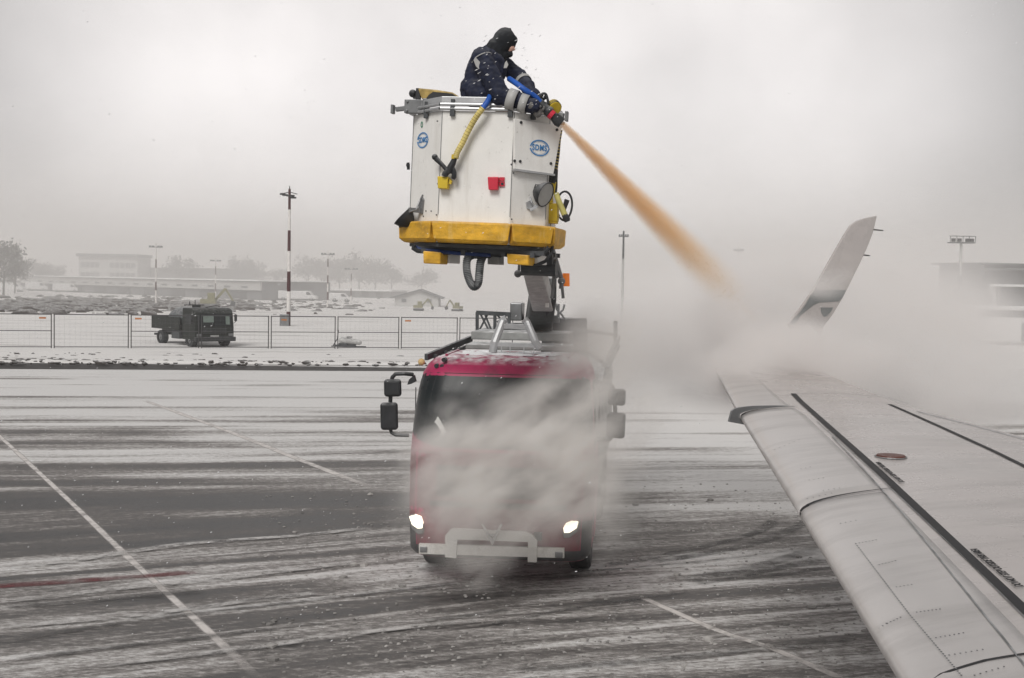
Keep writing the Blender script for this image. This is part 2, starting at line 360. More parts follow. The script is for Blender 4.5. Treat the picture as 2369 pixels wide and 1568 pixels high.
# dirt lumps on the verge and clods in the field
def lumps(name, m, n, fn):
    b = MB()
    for _ in range(n):
        p, r = fn(); b.ell((p.x, p.y, p.z), (r * random.uniform(.8, 2.2), r, r * random.uniform(.4, .75)), 6, 4, jit=0.7)
    return b.build(name, m, smooth=True, weld=False)
MT['dirt'] = mat('frozen_dirt', (0.045, 0.038, 0.035), 0.9, var=0.5, scale=2, snow=0.55, sn0=.5, sn1=.95)
def f1():
    X = random.triangular(-12, 24, -2); d = random.choice((random.gauss(3.4, .25), random.gauss(1.5, .3), random.uniform(1.2, 9)))
    p = KERB_A + kd * X + kn * max(1.1, d); p.z = .12; return p, random.uniform(.03, .12)
tag(lumps('dirt', 'dirt', 420, f1), 'dark frozen dirt lumps along the snowy apron edge', 'dirt', kind='stuff')
def f2():
    x = random.triangular(-60, 930, 60); y = random.gauss(706, 9); p = G(x, min(max(y, 686), 728), .13)
    return p, random.uniform(.15, .7) * (1 if x < 600 else .6)
tag(lumps('rubble', 'dirt', 1150, f2), 'field of dark frozen clods dusted with snow beyond the fence', 'rubble', kind='stuff')
b = MB()
for _ in range(1400):
    x = random.uniform(600, 2100); y = random.uniform(1120, 1568); p = G(x, y); r = random.uniform(.006, .02) * (1 + (random.random() < .04) * 1.3)
    b.ell((p.x, p.y, r * .4), (r * 1.6, r, r * .7), 5, 3, jit=.6)
tag(b.build('slush', mat('slush_bits', (0.30, 0.29, 0.28), 0.9, var=0.6, scale=1.0), weld=False), 'scattered crumbs of slush and grit over the near tarmac', 'slush', kind='stuff')

# painted / snow filled lines and tyre tracks, flat on the apron
def broken(name, col, lo, hi, scl, rough=0.8):
    m = bpy.data.materials.new(name); m.use_nodes = True; t = m.node_tree; p = t.nodes['Principled BSDF']; l = t.links.new
    p.inputs['Base Color'].default_value = col + (1,); p.inputs['Roughness'].default_value = rough
    g = N(t, 'ShaderNodeNewGeometry'); n = N(t, 'ShaderNodeTexNoise'); n.inputs['Scale'].default_value = scl; n.inputs['Detail'].default_value = 7; n.inputs['Roughness'].default_value = .7
    l(g.outputs['Position'], n.inputs[0]); a = N(t, 'ShaderNodeMapRange'); a.inputs[1].default_value = lo; a.inputs[2].default_value = hi; l(n.outputs[0], a.inputs[0])
    uv = N(t, 'ShaderNodeUVMap'); sx = N(t, 'ShaderNodeSeparateXYZ'); l(uv.outputs[0], sx.inputs[0])
    def ed(o):
        q = N(t, 'ShaderNodeMath', operation='PINGPONG'); q.inputs[1].default_value = .5; l(o, q.inputs[0]); return q.outputs[0]
    e1 = N(t, 'ShaderNodeMapRange', interpolation_type='SMOOTHSTEP'); e1.inputs[2].default_value = .3; l(ed(sx.outputs[0]), e1.inputs[0])
    e2 = N(t, 'ShaderNodeMapRange', interpolation_type='SMOOTHSTEP'); e2.inputs[2].default_value = .14; l(ed(sx.outputs[1]), e2.inputs[0])
    mu = N(t, 'ShaderNodeMath', operation='MULTIPLY'); l(a.outputs[0], mu.inputs[0]); l(e1.outputs[0], mu.inputs[1])
    mu2 = N(t, 'ShaderNodeMath', operation='MULTIPLY'); l(mu.outputs[0], mu2.inputs[0]); l(e2.outputs[0], mu2.inputs[1])
    l(mu2.outputs[0], p.inputs['Alpha']); return m
MT['line'] = broken('snow_filled_joint', (0.64, 0.61, 0.59), .22, .55, 3)
MT['red'] = broken('faded_red_line', (0.15, 0.035, 0.04), .30, .70, 1.6)
MT['track'] = broken('tyre_track', (0.08, 0.079, 0.078), .34, .80, 2.2)
MT['slushtr'] = broken('slush_ridge', (0.50, 0.49, 0.48), .38, .6, 3.0)
LZ = [0.004]
def ribbon(name, m, px, w, sub=10):
    pts = [G(*p) for p in px]; c = []
    for i in range(len(pts) - 1):
        for k in range(sub):
            t = k / sub; p0 = pts[max(i - 1, 0)]; p1 = pts[i]; p2 = pts[i + 1]; p3 = pts[min(i + 2, len(pts) - 1)]
            c.append(.5 * ((2 * p1) + (p2 - p0) * t + (2 * p0 - 5 * p1 + 4 * p2 - p3) * t * t + (3 * p1 - p0 - 3 * p2 + p3) * t ** 3))
    c.append(pts[-1]); v = []; n = len(c)
    for i, p in enumerate(c):
        d = (c[min(i + 1, n - 1)] - c[max(i - 1, 0)]).normalized(); s = Vector((-d.y, d.x, 0)) * w / 2; s *= 1 + .25 * mn.noise(p * .7)
        v += [(p.x + s.x, p.y + s.y, LZ[0]), (p.x - s.x, p.y - s.y, LZ[0])]
    LZ[0] += .0012
    me = bpy.data.meshes.new(name); me.from_pydata(v, [], [(2 * i + 1, 2 * i + 3, 2 * i + 2, 2 * i) for i in range(n - 1)])
    uvl = me.uv_layers.new(name='UVMap')
    for i, p in enumerate(me.polygons):
        for li in p.loop_indices:
            vi = me.loops[li].vertex_index; uvl.data[li].uv = (vi % 2, (vi // 2) / (n - 1))
    me.materials.append(MT[m]); o = bpy.data.objects.new(name, me); COL.objects.link(o); return tag(o, kind='structure')
ribbon('apron_line', 'line', [(-30, 985), (0, 1010), (166, 1164), (293, 1286), (425, 1408), (610, 1580)], .15)
ribbon('apron_line', 'line', [(330, 925), (410, 954), (552, 1007), (674, 1056), (890, 1140)], .26)
ribbon('apron_line', 'line', [(1480, 1380), (1538, 1406), (1666, 1461), (1794, 1504), (1990, 1590)], .17)
ribbon('red_line', 'red', [(-60, 1366), (0, 1357), (200, 1343), (330, 1334), (470, 1322)], .34)
for px, w in (([(1380, 1312), (1453, 1300), (1581, 1276), (1709, 1246), (1770, 1222), (1796, 1196)], .30),
              ([(1500, 1300), (1581, 1290), (1709, 1266), (1800, 1240), (1880, 1200)], .34),
              ([(1560, 1345), (1680, 1325), (1790, 1300), (1920, 1262)], .40),
              ([(1600, 1350), (1720, 1330), (1920, 1292)], .40), ([(1640, 1345), (1800, 1330), (1960, 1308)], .26),
              ([(1100, 1452), (1230, 1428), (1350, 1405), (1620, 1368)], .12), ([(0, 1490), (200, 1455), (420, 1425), (900, 1370), (1100, 1345)], .22),
              ([(0, 1405), (130, 1398), (330, 1380), (480, 1368)], .34), ([(20, 1530), (260, 1500), (520, 1470), (760, 1440)], .18),
              ([(1150, 1555), (1500, 1530), (1750, 1505), (2000, 1480)], .25), ([(950, 1440), (1090, 1425), (1180, 1412)], .14)):
    ribbon('tyre_track', 'track', px, w)
for px, w in (([(0, 1312), (160, 1300), (420, 1262), (700, 1240), (860, 1222)], .30), ([(0, 1395), (300, 1362), (560, 1335), (840, 1300)], .30),
              ([(0, 1455), (330, 1425), (560, 1395), (760, 1372)], .24), ([(200, 1548), (520, 1510), (900, 1460), (1150, 1435)], .2),
              ([(1300, 1325), (1500, 1310), (1700, 1290), (1900, 1262)], .16)):
    ribbon('slush_ridge', 'slushtr', px, w)

# ------------------------------------------------------------------ aircraft wing (nearest thing)
E0, KD = 1.785, 0.041
def zline(Y): return EYE - E0 + KD * Y
AFT = Vector((0.94, 0.342, 0)).normalized()
LE = [(1.41, 3.0, 5.5), (1.61, 5.0, 4.65), (1.89, 8.0, 3.5), (2.09, 10.2, 2.72), (2.29, 12.4, 2.0), (2.51, 14.5, 1.68), (2.66, 16.0, 1.50), (2.86, 16.8, 1.36), (3.28, 17.45, 1.15), (3.85, 17.85, 0.80)]
def sect(s):
    """s in 0..len-1: LE point, chord"""
    i = min(int(s), len(LE) - 2); t = s - i; a, c = LE[i], LE[i + 1]; return Vector((lerp(a[0], c[0], t), lerp(a[1], c[1], t), 0)), lerp(a[2], c[2], t)
def camber(c, ch):
    u = min(max(c / ch, 0), 1); th = min(.25, .075 * ch)
    return th * 1.25 * (math.sqrt(u) * 1.35 - u * 1.05 - .3 * u * u) if u > 0 else 0
def wtop(s, c):
    p, ch = sect(s); q = p + AFT * c; q.z = zline(q.y) + camber(c, ch) + .0; return q
def wing_hit(x, y):
    """where the line of sight through a point of the photo meets the wing's upper skin -> (s, c)"""
    z = zline(9) + .05
    for _ in range(40):
        q = G(x, y, z); best = None
        lo, hi = 0.0, len(LE) - 1.0
        for _ in range(40):
            mid = (lo + hi) / 2; p, ch = sect(mid); side = (q - p).x * AFT.y - (q - p).y * AFT.x
            if side < 0: lo = mid
            else: hi = mid
        s = (lo + hi) / 2; p, ch = sect(s); c = max(0.0, Vector((q.x - p.x, q.y - p.y, 0)).dot(AFT)); z2 = wtop(s, min(c, ch)).z; z = z + (z2 - z) * .6
    return s, c
wing = empty('aircraft_wing', (4.0, 6.0, zline(6.0)), label='pale grey airliner wing stretching out below the camera, ending in an upswept winglet', cat='aircraft wing')
WO = Vector((4.0, 6.0, zline(6.0)))
def wb(b, name, m, **k):
    b.v = [v - WO for v in b.v]; return b.build(name, m, wing, **k)
def skin(c0f, c1f, lower=True, off=0.0, s0=0, s1=None, nc=22, ns=60):
    s1 = s1 if s1 is not None else len(LE) - 1; b = MB(); rings = []
    for i in range(ns + 1):
        s = s0 + (s1 - s0) * i / ns; p, ch = sect(s); row = []
        for k in range(nc + 1):
            u = k / nc; c = (c0f + (c1f - c0f) * (u * u)) * ch; q = wtop(s, c); q.z += off; row.append(q)
        if lower:
            for k in range(nc, -1, -1):
                u = k / nc; c = (c0f + (c1f - c0f) * (u * u)) * ch; q = p + AFT * c; q.z = zline(q.y) - camber(c, ch) * .9 - .004; row.append(q)
        rings.append(row)
    n = len(rings[0]); vs = [q for r in rings for q in r]
    fs = [(i * n + k, i * n + k + 1, (i + 1) * n + k + 1, (i + 1) * n + k) for i in range(ns) for k in range(n - 1)]
    if lower: fs += [tuple(range(n))[::-1], tuple(ns * n + k for k in range(n))]
    return b.add(vs, fs)
wb(skin(0, 1), 'wing_skin', 'wing', smooth=True)
# leading edge slats: thin proud skin wrapped round the nose, split by dark joints
def slat(s0, s1):
    b = MB(); ns = 24; nc = 18; rows = []
    for i in range(ns + 1):
        s = s0 + (s1 - s0) * i / ns; p, ch = sect(s); row = []; cm = 0.62 if ch > 2.3 else .27 * ch
        for k in range(nc, -1, -1):
            c = cm * .35 * (k / nc) ** 2; q = p + AFT * c; q.z = zline(q.y) - camber(c, ch) * .9 - .010; q -= AFT * .012 * (1 - k / nc); row.append(q)
        for k in range(1, nc + 1):
            c = cm * (k / nc) ** 2; q = wtop(s, c); q.z += .008 - .006 * (k / nc); q -= AFT * .012 * (1 - k / nc); row.append(q)
        rows.append(row)
    n = len(rows[0]); vs = [q for r in rows for q in r]
    b.add(vs, [(i * n + k, i * n + k + 1, (i + 1) * n + k + 1, (i + 1) * n + k) for i in range(ns) for k in range(n - 1)]); return b
sj1 = wing_hit(1862, 1176)[0]; sj2 = wing_hit(1722, 958)[0]
for a, c in ((0, .62), (.66, sj1 - .012), (sj1 + .012, sj2 - .02), (sj2 + .02, 6.4)):
    o = wb(slat(a, c), 'slat', 'slat', smooth=True); sd = o.modifiers.new('skin', 'SOLIDIFY'); sd.thickness = .004
# slat joints
def chordline(s, c0, c1, w, name, m, z=.012, sag=0.0):
    b = MB(); pts = []
    for k in range(15):
        c = lerp(c0, c1, k / 14); q = wtop(s + sag * (c1 - c) , max(c, .0001)); q.z += z; pts.append(q)
    vs = []
    for i, q in enumerate(pts):
        d = Vector((AFT.y, -AFT.x, 0)) * w / 2 * (1 - .6 * i / 14); vs += [q + d, q - d]
    b.add(vs, [(2 * i, 2 * i + 2, 2 * i + 3, 2 * i + 1) for i in range(14)]); wb(b, name, m)
chordline(sj1, 0, .72, .035, 'slat_joint', 'decal'); chordline(sj2, 0, .62, .03, 'slat_joint', 'decal'); chordline(.64, 0, .9, .04, 'slat_joint', 'decal')
# vortex fence: grey fin wrapped round the leading edge
b = MB(); s = sj2 + .03; p, ch = sect(s); top = []; fin = []
for k in range(12): c = .62 * (k / 11) ** 1.4; q = wtop(s, c); top.append(q)
for k in range(12):
    c = .62 * (k / 11) ** 1.4; q = wtop(s, c); q.z += .055 * (1 - k / 11) ** .8; q -= AFT * .10 * (1 - k / 11); fin.append(q)
low = p + AFT * .12; low.z = zline(low.y) - .10; low2 = p - AFT * .13; low2.z = zline(low2.y) - .05
b.prism(fin[::-1] + top + [], Vector((-AFT.y, AFT.x, 0)) * .03); b.prism([fin[0], top[0], low, low2], Vector((-AFT.y, AFT.x, 0)) * .03)
wb(b, 'leading_edge_fence', 'steel')
# painted walkway lines following the skin
def skinline(px, w, name, m, z=.006, n=40):
    hits = [wing_hit(*p) for p in px]; v = []; pts = []
    for i in range(len(hits) - 1):
        for k in range(n): t = k / n; pts.append((lerp(hits[i][0], hits[i + 1][0], t), lerp(hits[i][1], hits[i + 1][1], t)))
    pts.append(hits[-1]); Q = [wtop(*p) + Vector((0, 0, z)) for p in pts]; b = MB(); vs = []
    ww = w if isinstance(w, (tuple, list)) else (w, w)
    for i, q in enumerate(Q):
        d = (Q[min(i + 1, len(Q) - 1)] - Q[max(i - 1, 0)]); sd = Vector((-d.y, d.x, 0)).normalized() * lerp(ww[0], ww[1], i / len(Q)) / 2
        a_, c_ = q + sd, q - sd
        vs += [a_, c_]
    b.add(vs, [(2 * i, 2 * i + 2, 2 * i + 3, 2 * i + 1) for i in range(len(Q) - 1)]); return wb(b, name, m)
skinline([(1835, 911), (2040, 1098), (2200, 1250), (2440, 1478)], .058, 'walkway_line', 'decal')
skinline([(2058, 936), (2180, 990), (2300, 1045), (2420, 1106)], .045, 'walkway_line', 'decal')
skinline([(1835, 911), (1950, 910), (2050, 918), (2100, 935)], .012, 'panel_seam', 'steel')
skinline([(1925, 1010), (2090, 1190), (2290, 1440), (2400, 1580)], .010, 'panel_seam', 'steel')
skinline([(1890, 975), (2060, 1130), (2240, 1300), (2420, 1480)], .006, 'panel_seam', 'steel')
skinline([(2120, 952), (2250, 985), (2400, 1025)], .02, 'flap_gap', 'steel')
skinline([(2020, 1640), (2180, 1562), (2280, 1530), (2390, 1512)], .02, 'slat_joint', 'decal')
# rivets
b = MB()
def rivrow(p0, p1, n, r):
    for k in range(n):
        t = k / max(1, n - 1); s, c = wing_hit(lerp(p0[0], p1[0], t), lerp(p0[1], p1[1], t)); q = wtop(s, c); q.z += .010; b.cyl(q, q + Vector((0, 0, .002)), r, r, 6)
q1 = lambda X, Y: ((2700 + X / 1.2657) / 1.683, (1400 + Y / 1.2657) / 1.683)
rivrow(q1(800, 915), q1(1060, 1260), 34, .0046); rivrow(q1(1060, 1260), q1(1320, 1568), 30, .0042)
for a_, c_, n in (((800, 915), (900, 897), 7), ((915, 1020), (995, 1000), 6), ((1000, 1130), (1075, 1118), 5), ((1100, 1255), (1215, 1240), 7), ((1195, 1382), (1330, 1358), 7), ((1260, 1468), (1425, 1440), 7),
                  ((1385, 1568), (1530, 1525), 6), ((725, 815), (800, 800), 4), ((900, 1348), (950, 1310), 4), ((955, 1310), (1020, 1280), 5), ((530, 545), (575, 535), 3), ((570, 600), (640, 590), 4), ((640, 652), (720, 640), 4), ((560, 692), (680, 665), 5), ((400, 450), (520, 400), 6)):
    rivrow(q1(*a_), q1(*c_), n, .0038)
wb(b, 'rivets', 'dark')['kind'] = 'stuff'
# filler cap
s, c = wing_hit(2061, 1057); q = wtop(s, c); b = MB(); b.cyl(q + Vector((0, 0, .002)), q + Vector((0, 0, .016)), .11, .105, 24); cap = wb(b, 'filler_cap', 'hatch')
b = MB(); b.tube([q + Vector((math.cos(a) * .118, math.sin(a) * .118, .004)) for a in [i * math.pi / 12 for i in range(25)]], .004, 6); wb(b, 'cap_ring', 'steel')
# walkway lettering
for (xa, ya), (xb, yb), sz in (((2088, 1119), (2030, 1072), .048), ((2360, 1362), (2252, 1274), .060)):
    A = wtop(*wing_hit(xa, ya)); B = wtop(*wing_hit(xb, yb)); u = (B - A); ln = u.length; u.normalize(); v = Vector((0, 0, 1)).cross(u).normalized(); n = u.cross(v)
    o = text_mesh('lettering', 'DO NOT STEP OUTSIDE THIS AREA', sz, 'decal', wing, ((A + B) / 2 - WO + n * .012, u, v), .001, .0008)
    w = max(vv.co.dot(u) for vv in o.data.vertices) - min(vv.co.dot(u) for vv in o.data.vertices); cen = (A + B) / 2 - WO
    for vv in o.data.vertices: dd = (vv.co - cen).dot(u); vv.co += u * dd * (ln / w - 1)
# winglet
wl_p = Vector((4.10, 18.0, 3.5)); wl_n = AFT.cross(Vector((0.03, .05, 1)).normalized()).normalized()
def wlp(x, y, off=0): return onplane(x, y, wl_p, wl_n) + wl_n * off
if wl_n.y > 0: wl_n = -wl_n
out = [(1822, 748), (1850, 712), (1880, 670), (1905, 625), (1935, 572), (1956, 536), (1966, 521), (1980, 511), (2000, 504), (2027, 499), (2018, 538), (2004, 574), (1990, 604), (1965, 655), (1945, 694), (1925, 727), (1900, 760), (1860, 772), (1832, 768)]
b = MB(); b.prism([wlp(*p, .025) for p in out], -wl_n * .05)
wb(b, 'winglet', 'wing', bevel=.012)
b = MB(); r1 = [wtop(len(LE) - 1, .8 * k / 6) for k in range(7)]; r2 = [wlp(lerp(1828, 1902, k / 6), lerp(764, 762, k / 6)) for k in range(7)]
vs = []
for t in (0, .25, .5, .75, 1):
    for k in range(7):
        q = r1[k].lerp(r2[k], t); q.z -= .10 * math.sin(t * math.pi) ; vs.append(q)
b.add(vs, [(j * 7 + k, j * 7 + k + 1, (j + 1) * 7 + k + 1, (j + 1) * 7 + k) for j in range(4) for k in range(6)])
o = wb(b, 'winglet_fairing', 'wing', smooth=True); sd = o.modifiers.new('skin', 'SOLIDIFY'); sd.thickness = .05
b = MB()
for poly in ([(1883, 670), (1955, 671), (1948, 686), (1938, 697), (1892, 700), (1879, 706), (1848, 731), (1841, 746), (1827, 752), (1829, 741), (1848, 722), (1862, 703), (1872, 684)],
             [(1896, 711), (1925, 711), (1919, 722), (1910, 731), (1903, 733), (1897, 724)]):
    b.prism([wlp(*p, .028) for p in poly], wl_n * .003)
wb(b, 'emblem', 'wlogo')
for a_, c_ in (((2010, 530), (2043, 533)), ((1989, 589), (2012, 591))):
    b = MB(); b.cyl(wlp(*a_), wlp(*c_), .012, .008, 8); b.ell(wlp(*a_), .022, 8, 6); wb(b, 'static_wick', 'decal')

# ------------------------------------------------------------------ de-icing truck
TYAW = R(-6.5); TLOC = Vector(((1158 - CX) / FPX * 16.4, 16.4, 0))
truck = empty('deicing_truck', TLOC, (0, 0, TYAW), 'magenta de-icing truck with headlights on, boom raised over its cab to a white basket', 'truck')
TM = Matrix.Translation(TLOC) @ Matrix.Rotation(TYAW, 4, 'Z'); TI = TM.inverted()
def TP(x, y, ly):
    """truck-local point on the local plane y = ly"""
    return TI @ onplane(x, y, TM @ Vector((0, ly, 0)), (TM.to_3x3() @ Vector((0, 1, 0))))
SEC = [(.36, 1.17, .10, .28), (.44, 1.23, .03, .30), (1.0, 1.25, .0, .30), (1.75, 1.25, .02, .32), (1.95, 1.245, .05, .34), (2.3, 1.22, .13, .36), (2.6, 1.19, .21, .38), (2.82, 1.155, .29, .40), (2.93, 1.10, .38, .40), (3.01, 1.02, .52, .38), (3.05, .92, .70, .34), (3.06, .8, .85, .3)]
def secat(z):
    for a, c in zip(SEC, SEC[1:]):
        if z <= c[0]: t = (z - a[0]) / (c[0] - a[0]); return tuple(lerp(a[i], c[i], t) for i in range(4))
    return SEC[-1]
def front(z, t, off=0.0):
    """t in -1..1 across the front incl. rounded corners and a bit of the side"""
    _, w, f, r = secat(z); s = abs(t); sg = 1 if t > 0 else -1; bow = .06
    fl = w - r
    if s < .7: x = fl * s / .7; y = f - bow * (1 - (x / w) ** 2) + bow * (1 - (fl / w) ** 2); nx_, ny_ = 0, -1
    elif s < .95:
        a = (s - .7) / .25 * math.pi / 2; x = fl + r * math.sin(a); y = f + r - r * math.cos(a); nx_, ny_ = math.sin(a), -math.cos(a)
    else: x = w; y = f + r + (s - .95) * 3.0; nx_, ny_ = 1, 0
    return Vector(((x + nx_ * off) * sg, y + ny_ * off, z))
def cabpatch(z0, z1, t0, t1, off, nz_=16, nt_=40, edge=None):
    b = MB(); vs = []
    for j in range(nz_ + 1):
        for i in range(nt_ + 1):
            t = lerp(t0, t1, i / nt_); a0, a1 = (z0, z1) if edge is None else edge(t); vs.append(front(lerp(a0, a1, j / nz_), t, off))
    return b.add(vs, [(j * (nt_ + 1) + i, j * (nt_ + 1) + i + 1, (j + 1) * (nt_ + 1) + i + 1, (j + 1) * (nt_ + 1) + i) for j in range(nz_) for i in range(nt_)])
b = MB(); ts = [-1 + 2 * i / 60 for i in range(61)]; rings = []
for z, w, f, r in SEC:
    row = [front(z, t) for t in ts]; row += [Vector((w, 1.95, z)), Vector((-w, 1.95, z))]; rings.append(row)
n = len(rings[0]); vs = [q for r_ in rings for q in r_]
b.add(vs, [(j * n + i, j * n + (i + 1) % n, (j + 1) * n + (i + 1) % n, (j + 1) * n + i) for j in range(len(rings) - 1) for i in range(n)] + [tuple(range(n)), tuple((len(rings) - 1) * n + i for i in range(n))])
cab = b.build('cab', 'magenta', truck, smooth=True)
def wedge(t):
    s = abs(t); return (1.90 + (.22 * max(0, (s - .55) / .4) ** 2 if s > .55 else 0), 2.80 - (.10 * max(0, (s - .75) / .2) ** 2 if s > .75 else 0))
cabpatch(0, 0, -.93, .93, .006, edge=wedge).build('windscreen', 'glass', cab, smooth=True)
b = cabpatch(0, 0, -.95, .95, .003, edge=lambda t: (wedge(t)[0] - .05, wedge(t)[1] + .04)); b.build('windscreen_seal', 'rubber', cab, smooth=True)
b = MB()
for t0, t1 in ((-.55, -.1), (.02, .46)):
    b.tube([front(1.93, t0, .03), front(1.99, lerp(t0, t1, .5), .035), front(2.02, t1, .03)], .012, 6)
build_each(b, 'wiper', 'rubber', cab)
b = MB(); b.prism([TP(x, y, -.02) for x, y in ((972, 968), (1010, 966), (1016, 975), (1030, 1000), (1024, 1008), (985, 1004), (968, 998))], (0, .004, 0))
o = b.build('paper_reflection', 'paperrefl', cab)  # pale patch on the glass standing in for reflected cab interior and paper
for v_ in o.data.vertices: c_ = front(max(v_.co.z, 1.92), -max(.05, min(.9, .7 * abs(v_.co.x) / .9)), .010 if v_.index % 2 else .012); v_.co.y = c_.y
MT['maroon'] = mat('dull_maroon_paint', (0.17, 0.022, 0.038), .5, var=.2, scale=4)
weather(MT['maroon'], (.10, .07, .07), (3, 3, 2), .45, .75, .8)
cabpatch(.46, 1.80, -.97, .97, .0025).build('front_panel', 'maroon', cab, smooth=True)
cabpatch(1.20, 1.62, -.62, .62, .005).build('grille', 'black', cab, smooth=True)
for z in (1.28, 1.36, 1.44, 1.52): cabpatch(z, z + .035, -.6, .6, .014, nz_=2).build('grille_slat', 'dark', cab, smooth=True)
cabpatch(1.06, 1.14, -.68, .68, .004, nz_=4).build('lower_grille', 'black', cab, smooth=True)
cabpatch(.37, .80, -.995, -.80, .006).build('corner_bumper', 'black', cab, smooth=True)
cabpatch(.37, .92, .80, .995, .006).build('corner_bumper', 'black', cab, smooth=True)
cabpatch(.365, .52, -.80, .80, .005).build('lower_bumper', 'black', cab, smooth=True)
# door seams, side windows
for sg in (-1, 1):
    b = MB(); b.prism([(sg * 1.262, .75, 1.85), (sg * 1.262, 1.75, 1.85), (sg * 1.215, 1.72, 2.7), (sg * 1.215, .95, 2.7)], (sg * -.03, 0, 0)); b.build('side_window', 'glass', cab)
    b = MB(); b.box((sg * 1.252, .62, 1.6), (.012, .015, 2.0)); b.box((sg * 1.252, 1.82, 1.6), (.012, .015, 2.0)); build_each(b, 'door_seam', 'black', cab)
# roof bolts, clearance lamps, ridges
for x, y in ((1010, 846), (1023, 847), (1027, 832)):
    p = TP(x, y, .42); b = MB(); b.cyl(p + Vector((0, .1, 0)), p + Vector((0, -.03, 0)), .032, .03, 12); b.build('roof_lamp', 'black', cab)
p = TP(975, 837, .55); b = MB(); b.ell(p, (.05, .05, .05)); b.build('marker_lamp', 'pale_amber', cab)
for x in (-.95, -.62, .62, .95):
    b = MB(); b.beam((x * .9, .78, 3.058), (x * .9, 1.85, 3.066), .035, .02); b.build('roof_rib', 'magenta', cab)
b = MB()
for i in range(26):
    b.ell((random.uniform(-.8, .8), random.uniform(.9, 1.8), 3.06), (random.uniform(.1, .25), random.uniform(.06, .2), random.uniform(.01, .025)), 10, 5, jit=.5)
b.build('roof_snow', 'flake', cab, smooth=True)
# front bar (light painted bull bar plate)
b = MB(); b.cur = 0
def fp(x, y): v = TP(x, y, -.12); return v
mid = lambda a_, c_: (a_ + c_) / 2
bw = [(969, 1258), (1305, 1269), (1305, 1291), (969, 1281)]
b.prism([fp(*p) for p in bw], (0, .07, 0))
for px in ([(1030, 1238), (1042, 1225), (1050, 1222), (1058, 1248), (1056, 1290), (1030, 1288)], [(1050, 1222), (1216, 1230), (1222, 1253), (1058, 1247)], [(1216, 1230), (1231, 1236), (1243, 1250), (1242, 1300), (1221, 1299), (1222, 1253)]):
    b.prism([fp(*p) + Vector((0, -.025, 0)) for p in px], (0, .06, 0))
bar = b.build('bull_bar', 'bar', truck, bevel=.008)
b = MB()
for x in (-.55, .55): b.box((x, -.02, .72), (.10, .16, .10))
build_each(b, 'bracket', 'dark', bar)
for (x, y) in ((980, 1270), (1293, 1283)):
    p = fp(x, y); b = MB(); b.box(p + Vector((0, -.01, 0)), (.10, .02, .08)); b.build('fog_lamp', 'steel', bar, bevel=.01)
b = MB()
for q_ in ([(1113, 1212), (1119, 1212), (1139, 1248), (1139, 1262)], [(1163, 1212), (1157, 1212), (1139, 1248), (1139, 1262)], [(1131, 1235), (1147, 1235), (1146, 1240), (1133, 1240)]):
    b.prism([TP(x, y, -.17) for x, y in q_], (0, .02, 0))
b.build('emblem', 'chrome', cab)
# headlights
def patch_px(poly, off, thick, ly):
    b = MB(); b.prism([TP(x, y, ly) for x, y in poly], (0, thick, 0)); return b
for poly, rr in (([(946, 1195), (958, 1192), (973, 1196), (978, 1210), (977, 1222), (966, 1223), (953, 1214)], -1), ([(1338, 1208), (1322, 1206), (1309, 1211), (1303, 1222), (1305, 1233), (1318, 1232), (1334, 1222)], 1)):
    c_ = sum((Vector((x, y, 0)) for x, y in poly), Vector()) / len(poly)
    big = [(c_.x + (x - c_.x) * 1.12, c_.y + 6 + (y - c_.y) * 1.45) for x, y in poly]
    h = patch_px(big, 0, .2, -.035).build('headlight_housing', 'steel', cab, bevel=.015)
    patch_px(poly, 0, .1, -.05).build('headlight', 'lamp', cab, bevel=.01)
# mirrors
def mirror(sg, X):
    m = MB(); r0 = TP(*X['root'], .25); path = [TP(*p, .15) for p in X['arm']]; m.tube([r0] + path, .028, 8); m.tube([TP(*p, .15) for p in X['low']], .024, 8)
    build_each(m, 'mirror_arm', 'black', truck)
    for (x0, y0, x1, y1) in X['box']:
        p0 = TP(x0, y0, .12); p1 = TP(x1, y1, .12); c = (p0 + p1) / 2; b = MB(); b.box((0, 0, 0), (abs(p1.x - p0.x), .10, abs(p1.z - p0.z)))
        o = b.build('mirror', 'black', truck, bevel=.045); o.location = c; o.modifiers[0].segments = 4; o.rotation_euler = (0, R(2 * sg), R(-8 * sg))
mirror(-1, dict(root=(955, 866), arm=[(935, 864), (915, 865), (908, 872), (905, 882), (903, 930)], low=[(900, 985), (906, 1001), (915, 1006), (946, 1007)], box=[(889, 876, 928, 918), (881, 930, 920, 995)]))
mirror(1, dict(root=(1375, 882), arm=[(1392, 885), (1408, 887), (1416, 893), (1420, 902), (1424, 960)], low=[(1420, 1005), (1412, 1016), (1380, 1018)], box=[(1407, 898, 1447, 938), (1404, 953, 1446, 1014)]))
b = MB(); b.prism([TP(x, y, .2) for x, y in ((957, 868), (961, 883), (951, 888), (942, 890), (946, 878))], (0, .1, 0)); b.build('small_mirror', 'black', truck)
# wheels
def wheel(x, y, parent, r=.5, w=.3, name='wheel'):
    b = MB(); n = 28
    prof = [(-w / 2, r * .55), (-w / 2, r * .92), (-w / 2 + .03, r), (w / 2 - .03, r), (w / 2, r * .92), (w / 2, r * .55)]
    vs = [Vector((px_, pr * math.cos(2 * math.pi * k / n), pr * math.sin(2 * math.pi * k / n))) for k in range(n) for px_, pr in prof]; m_ = len(prof)
    b.add(vs, [(k * m_ + i, k * m_ + i + 1, ((k + 1) % n) * m_ + i + 1, ((k + 1) % n) * m_ + i) for k in range(n) for i in range(m_ - 1)])
    o = b.build(name, 'rubber', parent, loc=(x, y, r)); c = MB(); c.cyl((-w / 2 + .04, 0, 0), (w / 2 - .04, 0, 0), r * .56, None, 20); c.cyl((-w / 2 - .01, 0, 0), (w / 2 + .01, 0, 0), r * .2, None, 12); c.build('rim', 'steel', o); return o
